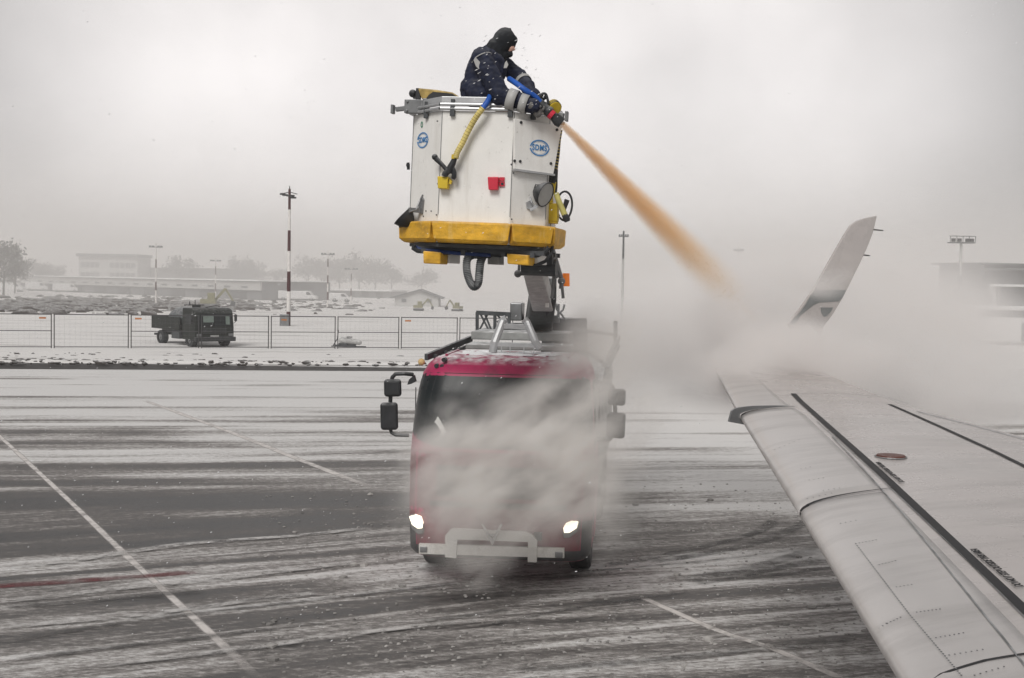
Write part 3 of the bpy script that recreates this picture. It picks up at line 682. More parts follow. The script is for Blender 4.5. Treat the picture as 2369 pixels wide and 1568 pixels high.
for x in (-1.05, 1.05):
    for y in (1.35, 5.2, 6.5): wheel(x, y, truck)
b = MB(); b.box((-.42, 4.6, .8), (.12, 8.2, .28)); b.box((.42, 4.6, .8), (.12, 8.2, .28))
for y in (.9, 2.5, 4.5, 6.0, 8.4): b.box((0, y, .8), (.84, .12, .2))
b.box((0, 1.35, .52), (2.0, .14, .14)); b.build('chassis', 'dark', truck)
# superstructure behind the cab
b = MB(); b.box((0, 5.6, 1.85), (2.45, 5.9, 1.75)); body = b.build('tank_body', 'greypaint', truck, bevel=.05)
for x in (-.9, 0, .9): b = MB(); b.box((x, 2.62, 1.85), (.05, .03, 1.6)); b.build('body_rib', 'steel', body)
b = MB()
def slab(x0, y0, x1, y1, ly, depth):
    p0 = TP(x0, y0, ly); p1 = TP(x1, y1, ly); c = (p0 + p1) / 2; b.box((c.x, ly + depth / 2, c.z), (abs(p1.x - p0.x), depth, abs(p1.z - p0.z)))
slab(1090, 766, 1318, 790, 2.9, 2.2); slab(1077, 795, 1322, 813, 2.1, .75); slab(1236, 746, 1320, 760, 4.0, 1.2); slab(1150, 750, 1232, 762, 3.8, 1.0)
b.build('deck', 'greypaint', truck, bevel=.015)
b = MB(); slab(1180, 700, 1207, 742, 4.2, .45); b.build('control_box', 'steel', truck, bevel=.02)
b = MB()
for x in (1104, 1145, 1178): b.beam(TP(x, 722, 4.0), TP(x, 765, 4.0), .05, .05)
b.beam(TP(1102, 723, 4.0), TP(1182, 727, 4.0), .07, .07)
for a_, c_ in (((1112, 727), (1130, 762)), ((1128, 727), (1110, 762)), ((1122, 727), (1136, 762)), ((1150, 727), (1176, 762)), ((1175, 727), (1150, 745))): b.beam(TP(*a_, 4.0), TP(*c_, 4.0), .03, .03)
b.build('trestle', 'dark', truck)
# boom rest arch on the cab roof
b = MB(); pts = [TP(1140, 815, 1.2), TP(1144, 792, 1.2), TP(1163, 742, 1.3), TP(1172, 737, 1.3)]
b.tube(pts, .060, 10); b.tube([TP(1213, 738, 1.3), TP(1219, 745, 1.3), TP(1238, 790, 1.2), TP(1249, 806, 1.2)], .055, 10); b.beam(TP(1166, 754, 1.3), TP(1222, 757, 1.3), .1, .07); b.beam(TP(1143, 796, 1.2), TP(1243, 800, 1.2), .06, .05)
b.beam(TP(1138, 814, 1.2), TP(1250, 824, 1.2), .04, .03)
for x in (1160, 1180, 1212, 1235): b.beam(TP(x, 798, 1.2), TP(x, 820, 1.2), .015, .015)
b.build('boom_rest', 'alu', truck)
# side rails of the roof
b = MB(); b.beam(TP(986, 826, .9), TP(1090, 783, 3.2), .05, .09); b.beam(TP(1020, 826, 1.4), TP(1092, 797, 3.2), .04, .05)
for x, y, ly in ((1008, 819, 1.2), (1030, 811, 1.7), (1052, 803, 2.2)): b.beam(TP(x, y, ly), TP(x, y + 17, ly), .07, .05)
b.build('roof_rail', 'dark', truck)
b = MB(); b.beam(TP(1396, 850, 2.2), TP(1424, 796, 2.9), .06, .06); b.beam(TP(1405, 852, 2.2), TP(1430, 800, 2.9), .05, .05); b.beam(TP(1424, 800, 2.9), TP(1424, 742, 2.9), .06, .06); b.beam(TP(1428, 800, 2.9), TP(1434, 778, 2.9), .03, .03); b.beam(TP(1396, 850, 2.2), TP(1386, 905, 2.0), .07, .07)
for k in range(4): b.beam(TP(lerp(1396, 1424, k / 3.), lerp(850, 796, k / 3.), 2.5), TP(lerp(1405, 1430, k / 3.), lerp(852, 800, k / 3.), 2.5), .03, .03)
b.beam(TP(1318, 760, 3.5), TP(1424, 775, 3.5), .05, .05); b.beam(TP(1320, 790, 3.0), TP(1400, 840, 2.6), .05, .05)
build_each(b, 'handrail', 'steel', truck)
# boom
def toT(v): return TI @ v
b = MB(); b.beam(toT(P(1245, 758, 21.0)), toT(P(1258, 668, 17.4)), .44, .44, .36, .36); boom = b.build('boom', 'boom', truck, bevel=.03)
b = MB(); b.beam(toT(P(1256, 700, 18.0)), toT(P(1224, 580, 14.2)), .30, .26, .22, .22); b.build('inner_boom', 'boomlt', boom, bevel=.02)
b = MB(); b.tube([toT(P(1262, 745, 19.5)), toT(P(1266, 715, 18.2)), toT(P(1250, 680, 17.0)), toT(P(1246, 650, 16.0)), toT(P(1240, 610, 14.9)), toT(P(1228, 580, 14.2))], .05, 8)
b.tube([toT(P(1238, 745, 19.5)), toT(P(1240, 700, 17.8)), toT(P(1232, 650, 16.2)), toT(P(1222, 600, 14.8))], .03, 8); b.build('boom_hose', 'rubber', boom)
b = MB(); b.box(toT(P(1266, 700, 17.2)), (.05, .04, .13)); b.build('boom_label', 'white', boom)
b = MB(); bp_ = lambda x, y: toT(P(x, y, 16.0))
b.tube([bp_(1198, 633), bp_(1285, 636)], .022, 8); b.tube([bp_(1200, 633), bp_(1202, 596)], .018, 8); b.tube([bp_(1285, 636), bp_(1283, 606), bp_(1277, 570)], .028, 8)
b.tube([bp_(1277, 572), bp_(1289, 612), bp_(1300, 650), bp_(1298, 668)], .03, 8); b.tube([bp_(1262, 600), bp_(1282, 634)], .008, 6)
for x, y in ((1198, 633), (1285, 636), (1284, 607), (1299, 650)): b.ell(bp_(x, y), .05, 8, 6)
b.tube([bp_(1281, 640), bp_(1280, 668), bp_(1276, 690)], .02, 6); b.tube([bp_(1300, 660), bp_(1303, 690)], .02, 6); b.build('linkage', 'steel', boom)
b = MB(); q = toT(P(1309, 662, 16.2)); b.cyl(q, q + Vector((0, 0, .17)), .052, .046, 16); b.build('beacon', 'orange', truck)
b = MB(); q0 = lambda x, y: toT(P(x, y, 20.0)); b.tube([q0(1292, 703), q0(1292, 740)], .02, 6); b.tube([q0(1286, 702), q0(1288, 716), q0(1300, 728), q0(1306, 738)], .016, 6); b.tube([q0(1306, 704), q0(1303, 716), q0(1290, 728), q0(1285, 742)], .016, 6)
b.box(q0(1288, 738), (.09, .09, .12)); b.build('valve', 'steel', truck)
b = MB(); b.cyl((.55, 4.3, 2.6), (.55, 4.3, 3.5), .42, .36, 20); b.build('boom_turret', 'dark', truck)

# ------------------------------------------------------------------ basket (a part of the truck)
BYAW, BROLL = R(-11.5), R(1.6); BMr = Matrix.Rotation(BYAW, 4, 'Z') @ Matrix.Rotation(BROLL, 4, 'Y')
anchor = P(1098, 563, 13.4); BLOC = anchor - BMr.to_3x3() @ Vector((0, -.6, 0)); BM = Matrix.Translation(BLOC) @ BMr; BI = BM.inverted()
OCT = [(-.42, -.6), (.375, -.6), (.705, -.27), (.705, .42), (.33, .80), (-.47, .80), (-.87, .42), (-.87, -.15)]
BH = 1.42
def ring(scale, z): return [Vector((x * scale, y * scale, z)) for x, y in OCT]
b = MB(); o1, o2, i1, i2 = ring(1, 0), ring(1, BH), ring(.955, .05), ring(.955, BH)
b.add(o1 + o2 + i1 + i2, [tuple(range(8))[::-1]] + [(i, (i + 1) % 8, 8 + (i + 1) % 8, 8 + i) for i in range(8)] + [(8 + i, 8 + (i + 1) % 8, 24 + (i + 1) % 8, 24 + i) for i in range(8)] + [(24 + i, 24 + (i + 1) % 8, 16 + (i + 1) % 8, 16 + i) for i in range(8)] + [tuple(range(16, 24))])
basket = b.build('basket', 'white', truck, bevel=.008); basket.matrix_local = TI @ BM; basket['label'] = 'white lettered basket with a padded yellow band around its bottom'
# facets: 0 front, 1 right, 7 left
def facet(i):
    a = Vector((*OCT[i], 0)); c = Vector((*OCT[(i + 1) % 8], 0)); u = (c - a).normalized(); v = Vector((0, 0, 1)); return a, u, v, u.cross(v)
def FB(i, x, y, off=0.0):
    a, u, v, n = facet(i); R3 = BM.to_3x3(); wp = onplane(x, y, BM @ (a + n * off), R3 @ n); return BI @ wp
def fprism(i, px, off, th, name, m, parent=basket, **k):
    a, u, v, n = facet(i); b = MB(); b.prism([FB(i, x, y, off) for x, y in px], n * th); return b.build(name, m, parent, **k)
# hooks for free placement on local plane y
def BP(x, y, ly): return BI @ onplane(x, y, BM @ Vector((0, ly, 0)), BM.to_3x3() @ Vector((0, 1, 0)))
# seams and rivets
for i in (1, 2, 0, 7):
    x, y = OCT[i]; n = Vector((x, y, 0)).normalized(); b = MB(); b.tube([Vector((x, y, .3)) + n * .002, Vector((x, y, BH - .01)) + n * .002], .004, 5); b.build('wall_seam', 'steel', basket)
b = MB()
for i, pts in ((0, [(1012, 520 - 240), (1013, 425), (1010, 497), (1183, 380), (1184, 532 - 25), (1188, 400)]), (7, [(986, 488), (998, 488), (980, 500)])):
    a, u, v, n = facet(i)
    for x, y in pts: p = FB(i, x, y, 0); b.cyl(p, p + n * .006, .009, None, 8)
build_each(b, 'rivet', 'dark', basket)
# rim: channel and twin tubes round the front, sloping edge trim
def rimpath(scale, z, idx=(7, 0, 1, 2)): return [Vector((OCT[i][0] * scale, OCT[i][1] * scale, z)) for i in idx]
b = MB(); o_ = [Vector((x * 1.03, y * 1.03, 0)) for x, y in OCT]; i_ = [Vector((x * .95, y * .95, 0)) for x, y in OCT]
for z0, z1 in ((BH + .085, BH + .15),):
    V = [p + Vector((0, 0, z0)) for p in o_] + [p + Vector((0, 0, z1)) for p in o_] + [p + Vector((0, 0, z0)) for p in i_] + [p + Vector((0, 0, z1)) for p in i_]
    b.add(V, [f for i in range(8) for j in [(i + 1) % 8] for f in ((i, j, 8 + j, 8 + i), (8 + i, 8 + j, 24 + j, 24 + i), (24 + i, 24 + j, 16 + j, 16 + i), (16 + i, 16 + j, j, i))])
b.build('rim', 'alu', basket, bevel=.006)
for z in (.065, .02):
    b = MB(); loop = [Vector((x * 1.045, y * 1.045, BH + z)) for x, y in OCT]; b.tube(loop + [loop[0]], .019, 8, cap=False); b.build('rim_tube', 'alu', basket, smooth=True)
b = MB()
for i, t in ((0, .15), (0, .95), (7, .5), (1, .5)):
    a, u, v, n = facet(i); w = (Vector((*OCT[(i + 1) % 8], 0)) - a).length; p = a + u * w * t + n * .02; b.box(p + Vector((0, 0, BH - .01)), (.05, .05, .10)); b.box(p + Vector((0, 0, BH + .06)), (.04, .04, .12))
build_each(b, 'tube_clip', 'dark', basket)
# clamps with handles
b = MB(); c1 = BP(963, 247, -.25); c2 = BP(920, 253, -.25)
b.box(c1, (.25, .10, .15)); b.beam(c1, c2 + Vector((-.02, 0, 0)), .05, .05); b.box(c2 + Vector((-.055, 0, 0)), (.03, .09, .10)); b.box(c1 + Vector((.12, -.02, 0)), (.05, .13, .17))
for dx in (-.09, .09):
    for dz in (-.05, .05): b.cyl(c1 + Vector((dx, -.05, dz)), c1 + Vector((dx, -.07, dz)), .014, None, 8)
b.build('clamp', 'steel', basket, bevel=.006)
b = MB(); c1 = BP(1281, 264, .0); c2 = BP(1305, 269, .0); b.beam(c1 - Vector((.08, 0, 0)), c2, .06, .07); b.box(c2 + Vector((.03, 0, 0)), (.03, .09, .11)); b.box(c1, (.10, .10, .10)); b.build('clamp', 'steel', basket, bevel=.006)
b = MB(); k1 = BP(955, 216, -.2); b.ell(k1, .045); b.tube([k1, BP(960, 228, -.2)], .018, 8); b.box(BP(968, 220, -.2), (.05, .05, .15)); b.build('latch', 'black', basket)
# yellow cushion on the rim
b = MB(); b.prism([BP(x, y, -.28) for x, y in ((966, 203), (1010, 207), (1046, 213), (1061, 222), (1064, 228), (1020, 230), (975, 229))], (0, .35, 0)); b.build('seat_pad', mat('worn_tan_pad', (0.42, 0.30, 0.10), .8, var=.5, scale=9, snow=.2), basket, bevel=.02)
b = MB(); b.prism([BP(x, y, -.30) for x, y in ((1002, 212), (1046, 216), (1062, 226), (985, 228), (992, 219))], (0, .02, 0)); b.build('seat_strap', 'black', basket)
# right hand equipment panel with bolts and ledge
fprism(1, [(1187, 274), (1297, 291), (1277, 403), (1186, 391)], .012, .03, 'equipment_panel', 'white', bevel=.006)
fprism(1, [(1184, 390), (1277, 403), (1277, 407), (1184, 395)], .0, .06, 'panel_ledge', 'alu')
a, u, v, n = facet(1); b = MB()
for x, y in ((1205, 283), (1288, 300), (1190, 372), (1274, 378), (1203, 373)): p = FB(1, x, y, .042); b.cyl(p, p + n * .01, .016, None, 10)
build_each(b, 'panel_bolt', 'black', basket)
# emblem: word in a double arc
def emblem(i, x, y, rx, ry, off, sz):
    a, u, v, n = facet(i); c = FB(i, x, y, off); b = MB()
    def arc(a0, a1, r0, r1):
        k = 20; V = []
        for j in range(k + 1):
            t = R(lerp(a0, a1, j / k)); V += [c + u * math.cos(t) * rx * r0 + v * math.sin(t) * ry * r0, c + u * math.cos(t) * rx * r1 + v * math.sin(t) * ry * r1]
        V += [p + n * .003 for p in V]; m_ = 2 * (k + 1)
        b.add(V, [(m_ + 2 * j, m_ + 2 * j + 2, m_ + 2 * j + 3, m_ + 2 * j + 1) for j in range(k)])
    arc(8, 172, .86, 1.0); arc(188, 352, .86, 1.0); arc(20, 160, .76, .79); arc(200, 340, .76, .79)
    b.add([c + u * rx * .90 + v * ry * .16 + n * .003, c + u * rx * .90 - v * ry * .16 + n * .003, c + u * rx * 1.09 + n * .003], [(0, 1, 2)])
    o = b.build('emblem_ring', 'logo', basket); text_mesh('lettering', 'SDMS', sz, 'logo', basket, (c + n * .002, u, v), .001, .0022, sx=.86)
emblem(7, 978, 324, .125, .088, .003, .086)
emblem(1, 1248, 342, .128, .088, .044, .086)
a, u, v, n = facet(7); c = FB(7, 976, 288, .003); b = MB()
V = [c + u * math.cos(t) * .026 + v * math.sin(t) * .036 + n * .002 for t in [k * math.pi / 4 for k in range(8)]] + [c + u * math.cos(t) * .013 + v * math.sin(t) * .020 + n * .002 for t in [k * math.pi / 4 for k in range(8)]]
b.add(V, [(k, (k + 1) % 8, 8 + (k + 1) % 8, 8 + k) for k in range(8)]); b.build('green_mark', 'green', basket)
# padded yellow bumper: one cushion per facet
for i in range(8):
    a, u, v, n = facet(i); w = (Vector((*OCT[(i + 1) % 8], 0)) - a).length
    z0, z1, D = -.005, .232, .12; e = .4142 * D; c0 = .06
    A0, A1 = a + u * .003 , a + u * (w - .003)
    B0, B1 = a - u * (e - .004) + n * D, a + u * (w + e - .004) + n * D
    b = MB()
    V = [A0 + v * z1, A1 + v * z1, B1 + v * (z1 - .012), B0 + v * (z1 - .012), A0 + v * (z0 + .0), A1 + v * (z0 + .0), B1 + v * (z0 + .045) - u * c0 * .5, B0 + v * (z0 + .045) + u * c0 * .5,
         (a + u * .10) + n * (D * .7) + v * z0, (a + u * (w - .10)) + n * (D * .7) + v * z0]
    b.add(V, [(0, 3, 2, 1), (0, 4, 7, 3), (1, 2, 6, 5), (3, 7, 6, 2), (7, 8, 9, 6), (4, 8, 7), (5, 6, 9), (4, 5, 9, 8), (0, 1, 5, 4)])
    b.build('bumper_pad', 'yellow', basket, bevel=.018)
# bottom plate & under-structure
b = MB(); b.add(ring(.99, -.012) + ring(.99, -.05), [tuple(range(8)), tuple(range(8, 16))[::-1]] + [(i, (i + 1) % 8, 8 + (i + 1) % 8, 8 + i) for i in range(8)]); b.build('floor_plate', 'dark', basket)
b = MB()
for y in (-.42, -.1, .3, .6): b.beam((-.72, y, -.075), (.74, y, -.075), .06, .05)
for x in (-.6, -.15, .3, .62): b.beam((x, -.5, -.10), (x, .65, -.10), .05, .05)
b.build('subframe', 'dark', basket)
b = MB()
b.tube([BP(962, 572, -.45), BP(975, 578, -.47), BP(1010, 580, -.48), BP(1060, 586, -.48), BP(1100, 588, -.46), BP(1135, 590, -.44)], .022, 8)
b.build('blue_hose', mat('dark_blue_hose', (0.01, 0.03, 0.12), .5, var=.3), basket, smooth=True)
b = MB(); b.tube([BP(958, 566, -.5), BP(956, 574, -.5), BP(966, 580, -.48), BP(990, 582, -.46), BP(1030, 584, -.44), BP(1100, 582, -.42), BP(1160, 580, -.42), BP(1210, 582, -.42), BP(1245, 590, -.42), BP(1262, 582, -.42), BP(1270, 572, -.42)], .026, 8)
b.tube([BP(1278, 566, -.2), BP(1276, 585, -.25), BP(1262, 604, -.3), BP(1240, 614, -.35), BP(1210, 614, -.4)], .020, 8)
random.seed(3)
for k in range(7):
    x0 = random.uniform(1060, 1130); b.tube([BP(x0, 572, -.4), BP(x0 + 25, 584 + random.uniform(-4, 8), -.42), BP(x0 + 60, 588 + random.uniform(-4, 8), -.4), BP(x0 + 95, 574, -.38)], .02, 6)
b.build('cable_bundle', 'rubber', basket, smooth=True)
# corrugated loop
pts = []
ctrl = [BP(1115, 590, -.38), BP(1092, 590, -.42), BP(1081, 600, -.45), BP(1080, 625, -.45), BP(1086, 648, -.45), BP(1096, 663, -.45), BP(1106, 655, -.43), BP(1109, 630, -.40), BP(1112, 605, -.36), BP(1120, 588, -.32)]
def smoothpath(c, sub):
    out = []
    for i in range(len(c) - 1):
        p0, p1, p2, p3 = c[max(i - 1, 0)], c[i], c[i + 1], c[min(i + 2, len(c) - 1)]
        for k in range(sub):
            t = k / sub; out.append(.5 * ((2 * p1) + (p2 - p0) * t + (2 * p0 - 5 * p1 + 4 * p2 - p3) * t * t + (3 * p1 - p0 - 3 * p2 + p3) * t ** 3))
    out.append(c[-1]); return out
pts = smoothpath(ctrl, 12); b = MB(); b.tube(pts, [.040 if k % 2 else .048 for k in range(len(pts))], 12); b.build('corrugated_hose', mat('grey_hose', (.055, .062, .066), .6, var=.4, snow=.5), basket)
# yellow boxes under the floor
for px, d in (([(978, 580), (1019, 583), (1018, 611), (979, 609)], .42), ([(1172, 586), (1222, 590), (1222, 614), (1173, 610)], .42)):
    b = MB(); b.prism([BP(x, y, -.52) for x, y in px], (.04, d * .45, 0)); b.build('step_box', 'yellow', basket, bevel=.012)
    b = MB(); b.prism([BP(x + 22, y - 2, -.33) + Vector((0, 0, 0)) for x, y in px], (.06, d * .6, 0)); b.build('step_box', 'white', basket, bevel=.01)
b = MB(); b.prism([BP(x, y, -.05) for x, y in ((1128, 585), (1153, 586), (1153, 612), (1128, 611))], (0, .3, 0)); b.build('bracket', 'boomlt', basket)
# boom head joint under the basket
b = MB(); b.cyl((.35, .35, -.22), (.75, .35, -.22), .10, None, 16); b.box((.55, .35, -.12), (.35, .35, .12)); b.build('boom_joint', 'dark', basket)
# red box and yellow holder on the front
p = FB(0, 1143, 425, .0); a, u, v, n = facet(0)
fprism(0, [(1131, 410), (1156, 410), (1154, 440), (1133, 440)], .001, .07, 'red_box', 'redpl', bevel=.008)
fprism(0, [(1156, 410), (1168, 410), (1168, 418), (1156, 418)], .001, .02, 'red_label', 'redpl'); fprism(0, [(1156, 420), (1168, 420), (1168, 431), (1156, 431)], .001, .02, 'red_label', 'redpl')
fprism(0, [(1159, 422), (1165, 422), (1165, 428), (1159, 428)], .022, .002, 'red_label_mark', 'black')
fprism(0, [(1017, 409), (1042, 410), (1040, 438), (1018, 437)], .001, .10, 'nozzle_holder', 'yellow2', bevel=.008)
fprism(0, [(1042, 413), (1047, 420), (1045, 426), (1040, 426)], .03, .04, 'holder_lug', 'yellow2')
# hose with a yellow spiral sleeve down to the stowed black gun
off = .10
hose_px = [(1134, 222, .02), (1127, 236, .09), (1112, 256, .12), (1098, 276, .11), (1083, 303, .10), (1070, 330, .10), (1058, 352, .11), (1054, 366, .12)]
hp = smoothpath([FB(0, x, y, o) for x, y, o in hose_px], 20)
b = MB(); b.tube(hp[:36], .030, 10); b.build('blue_hose', 'blue', basket, smooth=True)
b = MB(); b.tube(hp[34:], .032, 10); b.cur = 0
b.build('hose_sleeve', 'strap', basket, smooth=True)
b = MB(); k = 36
while k < len(hp) - 1: b.tube([hp[k], hp[k].lerp(hp[k + 1], .45)], .0345, 10); k += 5
b.build('sleeve_bands', mat('brown_band', (.16, .09, .03), .7), basket)
fprism(0, [(1048, 358), (1057, 358), (1055, 368), (1047, 368)], .08, .06, 'hose_ferrule', 'yellow2')
b = MB(); gp = lambda x, y, o=.10: FB(0, x, y, o)
b.tube([gp(1052, 366), gp(1048, 376), gp(1042, 388), gp(1038, 400)], [.028, .034, .040, .034], 10)
b.tube([gp(1036, 396), gp(1026, 384), gp(1016, 374), gp(1009, 367)], [.026, .022, .026, .030], 10); b.ell(gp(1006, 363), .034)
b.tube([gp(1046, 384), gp(1051, 398), gp(1050, 410), gp(1048, 414)], [.022, .026, .028, .02], 8); b.tube([gp(1040, 392), gp(1030, 402), gp(1028, 408)], .035, 10)
b.build('stowed_gun', 'black', basket, smooth=True)
# spotlights on brackets
def spot(i, c, aim, r, name='work_light'):
    aim = Vector(aim).normalized(); b = MB()
    n_ = 20; prof = [(.0, .35), (.02, .55), (.07, .9), (.10, 1.0), (.115, 1.0)]
    ref = Vector((0, 0, 1)); x = aim.cross(ref).normalized(); y = x.cross(aim); vs = []
    for d_, k in prof:
        for j in range(n_): t = 2 * math.pi * j / n_; vs.append(c + aim * (d_ * 1.25 - .14) + (x * math.cos(t) + y * math.sin(t)) * r * k)
    b.add(vs, [(p_ * n_ + j, p_ * n_ + (j + 1) % n_, (p_ + 1) * n_ + (j + 1) % n_, (p_ + 1) * n_ + j) for p_ in range(4) for j in range(n_)] + [tuple(range(n_))])
    b.tube([c + (x * math.cos(t) + y * math.sin(t)) * r for t in [2 * math.pi * j / 24 for j in range(25)]], .008, 6)
    o = b.build(name, 'black', basket, smooth=True)
    b = MB(); b.cyl(c - aim * .004, c + aim * .001, r * .95, None, 24); b.build('lamp_lens', 'lampgrey', basket); return o
spot(7, BP(932, 499, -.35), (-.72, -.15, .68) , .125); s2 = BP(1263, 450, -.30)
spot(1, BP(1262, 450, -.42), (1.0, -.42, -.38), .135)
b = MB(); a, u, v, n = facet(7)
for k, (x, y) in enumerate(((975, 460), (966, 480), (972, 487))): pass
b.tube([FB(7, 978, 450, .01), FB(7, 972, 462, .03), FB(7, 962, 485, .09), BP(945, 491, -.42), BP(938, 494, -.38)], .008, 6); b.beam(BP(945, 485, -.42), FB(7, 972, 487, .02), .03, .05)
b.prism([FB(7, x, y, .003) for x, y in ((978, 455), (982, 462), (979, 494), (970, 492), (972, 470))], n * .02)
b.build('light_bracket', 'steel', basket)
b = MB(); a, u, v, n = facet(1)
b.prism([FB(1, x, y, .003) for x, y in ((1216, 468), (1228, 462), (1232, 470), (1231, 488), (1218, 482))], n * .015); b.beam(FB(1, 1226, 486, .03), BP(1246, 474, -.42), .025, .03); b.tube([FB(1, 1226, 455, .02), FB(1, 1230, 468, .04), BP(1240, 480, -.42)], .008, 6)
b.build('light_bracket', 'alu', basket)
b = MB(); b.tube([BP(1236, 436, -.42), BP(1239, 427, -.45), BP(1249, 427, -.45), BP(1247, 436, -.42)], .007, 6); b.build('light_handle', 'black', basket)
b = MB(); b.tube([BP(921, 514, -.35), BP(925, 526, -.35), BP(934, 524, -.35), BP(933, 514, -.35)], .009, 6); b.build('light_handle', 'black', basket)
# right hand post: yellow box, sleeves, coil, second nozzle
b = MB(); b.prism([BP(x, y, -.08) for x, y in ((1265, 470), (1290, 470), (1289, 512), (1264, 511))], (0, .12, 0)); b.box(BP(1277, 514, -.02), (.13, .10, .03)); b.build('valve_box', 'yellow2', basket, bevel=.008)
b = MB(); b.tube([BP(1277, 516, -.02), BP(1277, 532, -.02)], .022, 10); b.build('valve_post', 'chrome', basket)
b = MB(); b.beam(BP(1272, 412, -.05), BP(1274, 470, -.05), .06, .05); b.tube([BP(1280, 420, -.12), BP(1276, 445, -.12)], .035, 10); b.build('holder_post', 'yellow2', basket)
hs_ = [BP(1297, 300, -.02), BP(1293, 325, -.02), BP(1291, 350, -.03), BP(1288, 375, -.05), BP(1284, 396, -.08)]
hs2 = smoothpath(hs_, 10); b = MB(); b.tube(hs2, .022, 8); b.build('striped_hose', 'black', basket, smooth=True)
b = MB(); k = 0
while k < len(hs2) - 1: b.tube([hs2[k], hs2[k].lerp(hs2[k + 1], .8)], .0245, 8); k += 3
b.build('hose_stripes', 'strap', basket)
b = MB(); b.tube([BP(1284, 392, -.1), BP(1280, 408, -.12), BP(1277, 424, -.14)], [.035, .05, .035], 10); b.tube([BP(1286, 400, -.1), BP(1286, 430, -.1), BP(1284, 450, -.1)], .02, 8); b.build('hose_gland', 'black', basket)
cc = BP(1306, 476, .05); pts = [cc + Vector((math.cos(t) * .085, .02 * math.sin(2 * t), math.sin(t) * .16)) for t in [2 * math.pi * k / 30 for k in range(31)]]
b = MB(); b.tube(pts, .012, 8); b.tube([BP(1312, 462, .04), BP(1306, 480, .03), BP(1302, 496, .0)], [.03, .025, .012], 8); b.build('cable_coil', 'rubber', basket, smooth=True)
b = MB(); b.tube([BP(1286, 446, -.12), BP(1294, 468, -.12), BP(1307, 498, -.12)], [.030, .032, .034], 10); b.build('second_nozzle', mat('pale_yellow', (.55, .50, .16), .5), basket, smooth=True)
b = MB(); b.tube([BP(1306, 496, -.12), BP(1311, 507, -.12), BP(1313, 512, -.12)], [.034, .04, .032], 10); b.build('nozzle_tip', 'rubber', basket, smooth=True)
b = MB(); b.box(BP(944, 382, -.12), (.03, .05, .03)); b.tube([BP(944, 376, -.12), BP(945, 392, -.12)], .018, 8); b.build('side_catch', 'black', basket)

# ------------------------------------------------------------------ worker
PY = 13.55
def q(x, y, dy=0.0): return P(x, y, PY + dy)
person = empty('person', q(1110, 228, .1), label='person in dark hooded winter workwear hunched on the basket rim, aiming a hose', cat='person')
PO = Vector(person.location)
def pb(b, name, m, **k): b.v = [v - PO for v in b.v]; return b.build(name, m, person, **k)
def rem(o, vx, disp=0.0, sm=3):
    r_ = o.modifiers.new('remesh', 'REMESH'); r_.mode = 'VOXEL'; r_.voxel_size = vx; r_.use_smooth_shade = True
    s_ = o.modifiers.new('smooth', 'SMOOTH'); s_.factor = .5; s_.iterations = sm
    if disp:
        tx = bpy.data.textures.new('folds', 'CLOUDS'); tx.noise_scale = .09; tx.noise_depth = 3
        d_ = o.modifiers.new('folds', 'DISPLACE'); d_.texture = tx; d_.strength = disp; d_.texture_coords = 'LOCAL'
    return o
hipN, hipF = q(1112, 216, .0), q(1118, 214, .26); chest = q(1128, 158, .12); belly = q(1112, 195, .12)
shN, shF = q(1115, 136, -.10), q(1146, 138, .34); neck = q(1146, 122, .12); head = q(1166, 100, .12)
elN, wrN = q(1158, 222, -.22), q(1234, 246, -.28); elF, wrF = q(1203, 178, .30), q(1236, 222, .0)
knN, knF = q(1165, 250, .30), q(1172, 250, .48); ftN, ftF = q(1168, 330, .32), q(1178, 330, .50)
def figure(b, g, arms=True, legs=True, torso=True):
    if torso:
        b.cap2(belly, chest, .165 + g, .185 + g); b.cap2(q(1106, 208, .12), belly, .17 + g, .16 + g); b.cap2(shN, shF, .085 + g, .085 + g); b.cap2(chest, q(1132, 142, .12), .17 + g, .13 + g)
        b.cap2(q(1116, 165, .1), q(1120, 140, .1), .13 + g, .10 + g); b.cap2(hipN, hipF, .13 + g, .13 + g)
    if arms:
        b.cap2(shN, elN, .084 + g, .070 + g); b.cap2(elN, wrN, .056 + g, .042 + g); b.cap2(shF, elF, .068 + g, .055 + g); b.cap2(elF, wrF, .052 + g, .038 + g)
    if legs:
        b.cap2(hipN, knN, .10 + g, .075 + g); b.cap2(knN, ftN, .07 + g, .05 + g); b.cap2(hipF, knF, .10 + g, .075 + g); b.cap2(knF, ftF, .07 + g, .05 + g)
def hand(b, w, palm, fdir, side, g=0.0):
    """palm and five separate curled fingers"""
    fdir = fdir.normalized(); side = side.normalized(); dn = fdir.cross(side).normalized()
    c = w + fdir * .05; b.ell(c, (.043 + g, .022 + g, .05 + g), 12, 8, rot=Matrix((side, dn, fdir)).transposed())
    for i, ln in enumerate((.066, .075, .07, .055)):
        base = w + fdir * .085 + side * (-.032 + .021 * i); p1 = base + fdir * ln * .45 + dn * .006; p2 = p1 + fdir * ln * .2 + dn * ln * .38; p3 = p2 - fdir * ln * .15 + dn * ln * .3
        b.tube([base - fdir * .01, p1, p2, p3], [.0105 + g, .010 + g, .0092 + g, .0078 + g], 8); b.ell(p3, .0078 + g, 8, 6); b.ell(p1, .0102 + g, 8, 6)
    t0 = w + fdir * .025 - side * .04; t1 = t0 + fdir * .03 - side * .025 + dn * .012; t2 = t1 + fdir * .03 + dn * .022 + side * .004; b.tube([t0, t1, t2], [.013 + g, .012 + g, .0095 + g], 8); b.ell(t2, .0095 + g, 8, 6)
hdN = (q(1262, 262, -.2) - wrN); hdF = (q(1258, 232, -.05) - wrF)
FX = (Rt * .88 - Up * .45).normalized()            # where the face points
b = MB(); figure(b, 0.0); b.cap2(neck, head - FX * .02, .065, .06)
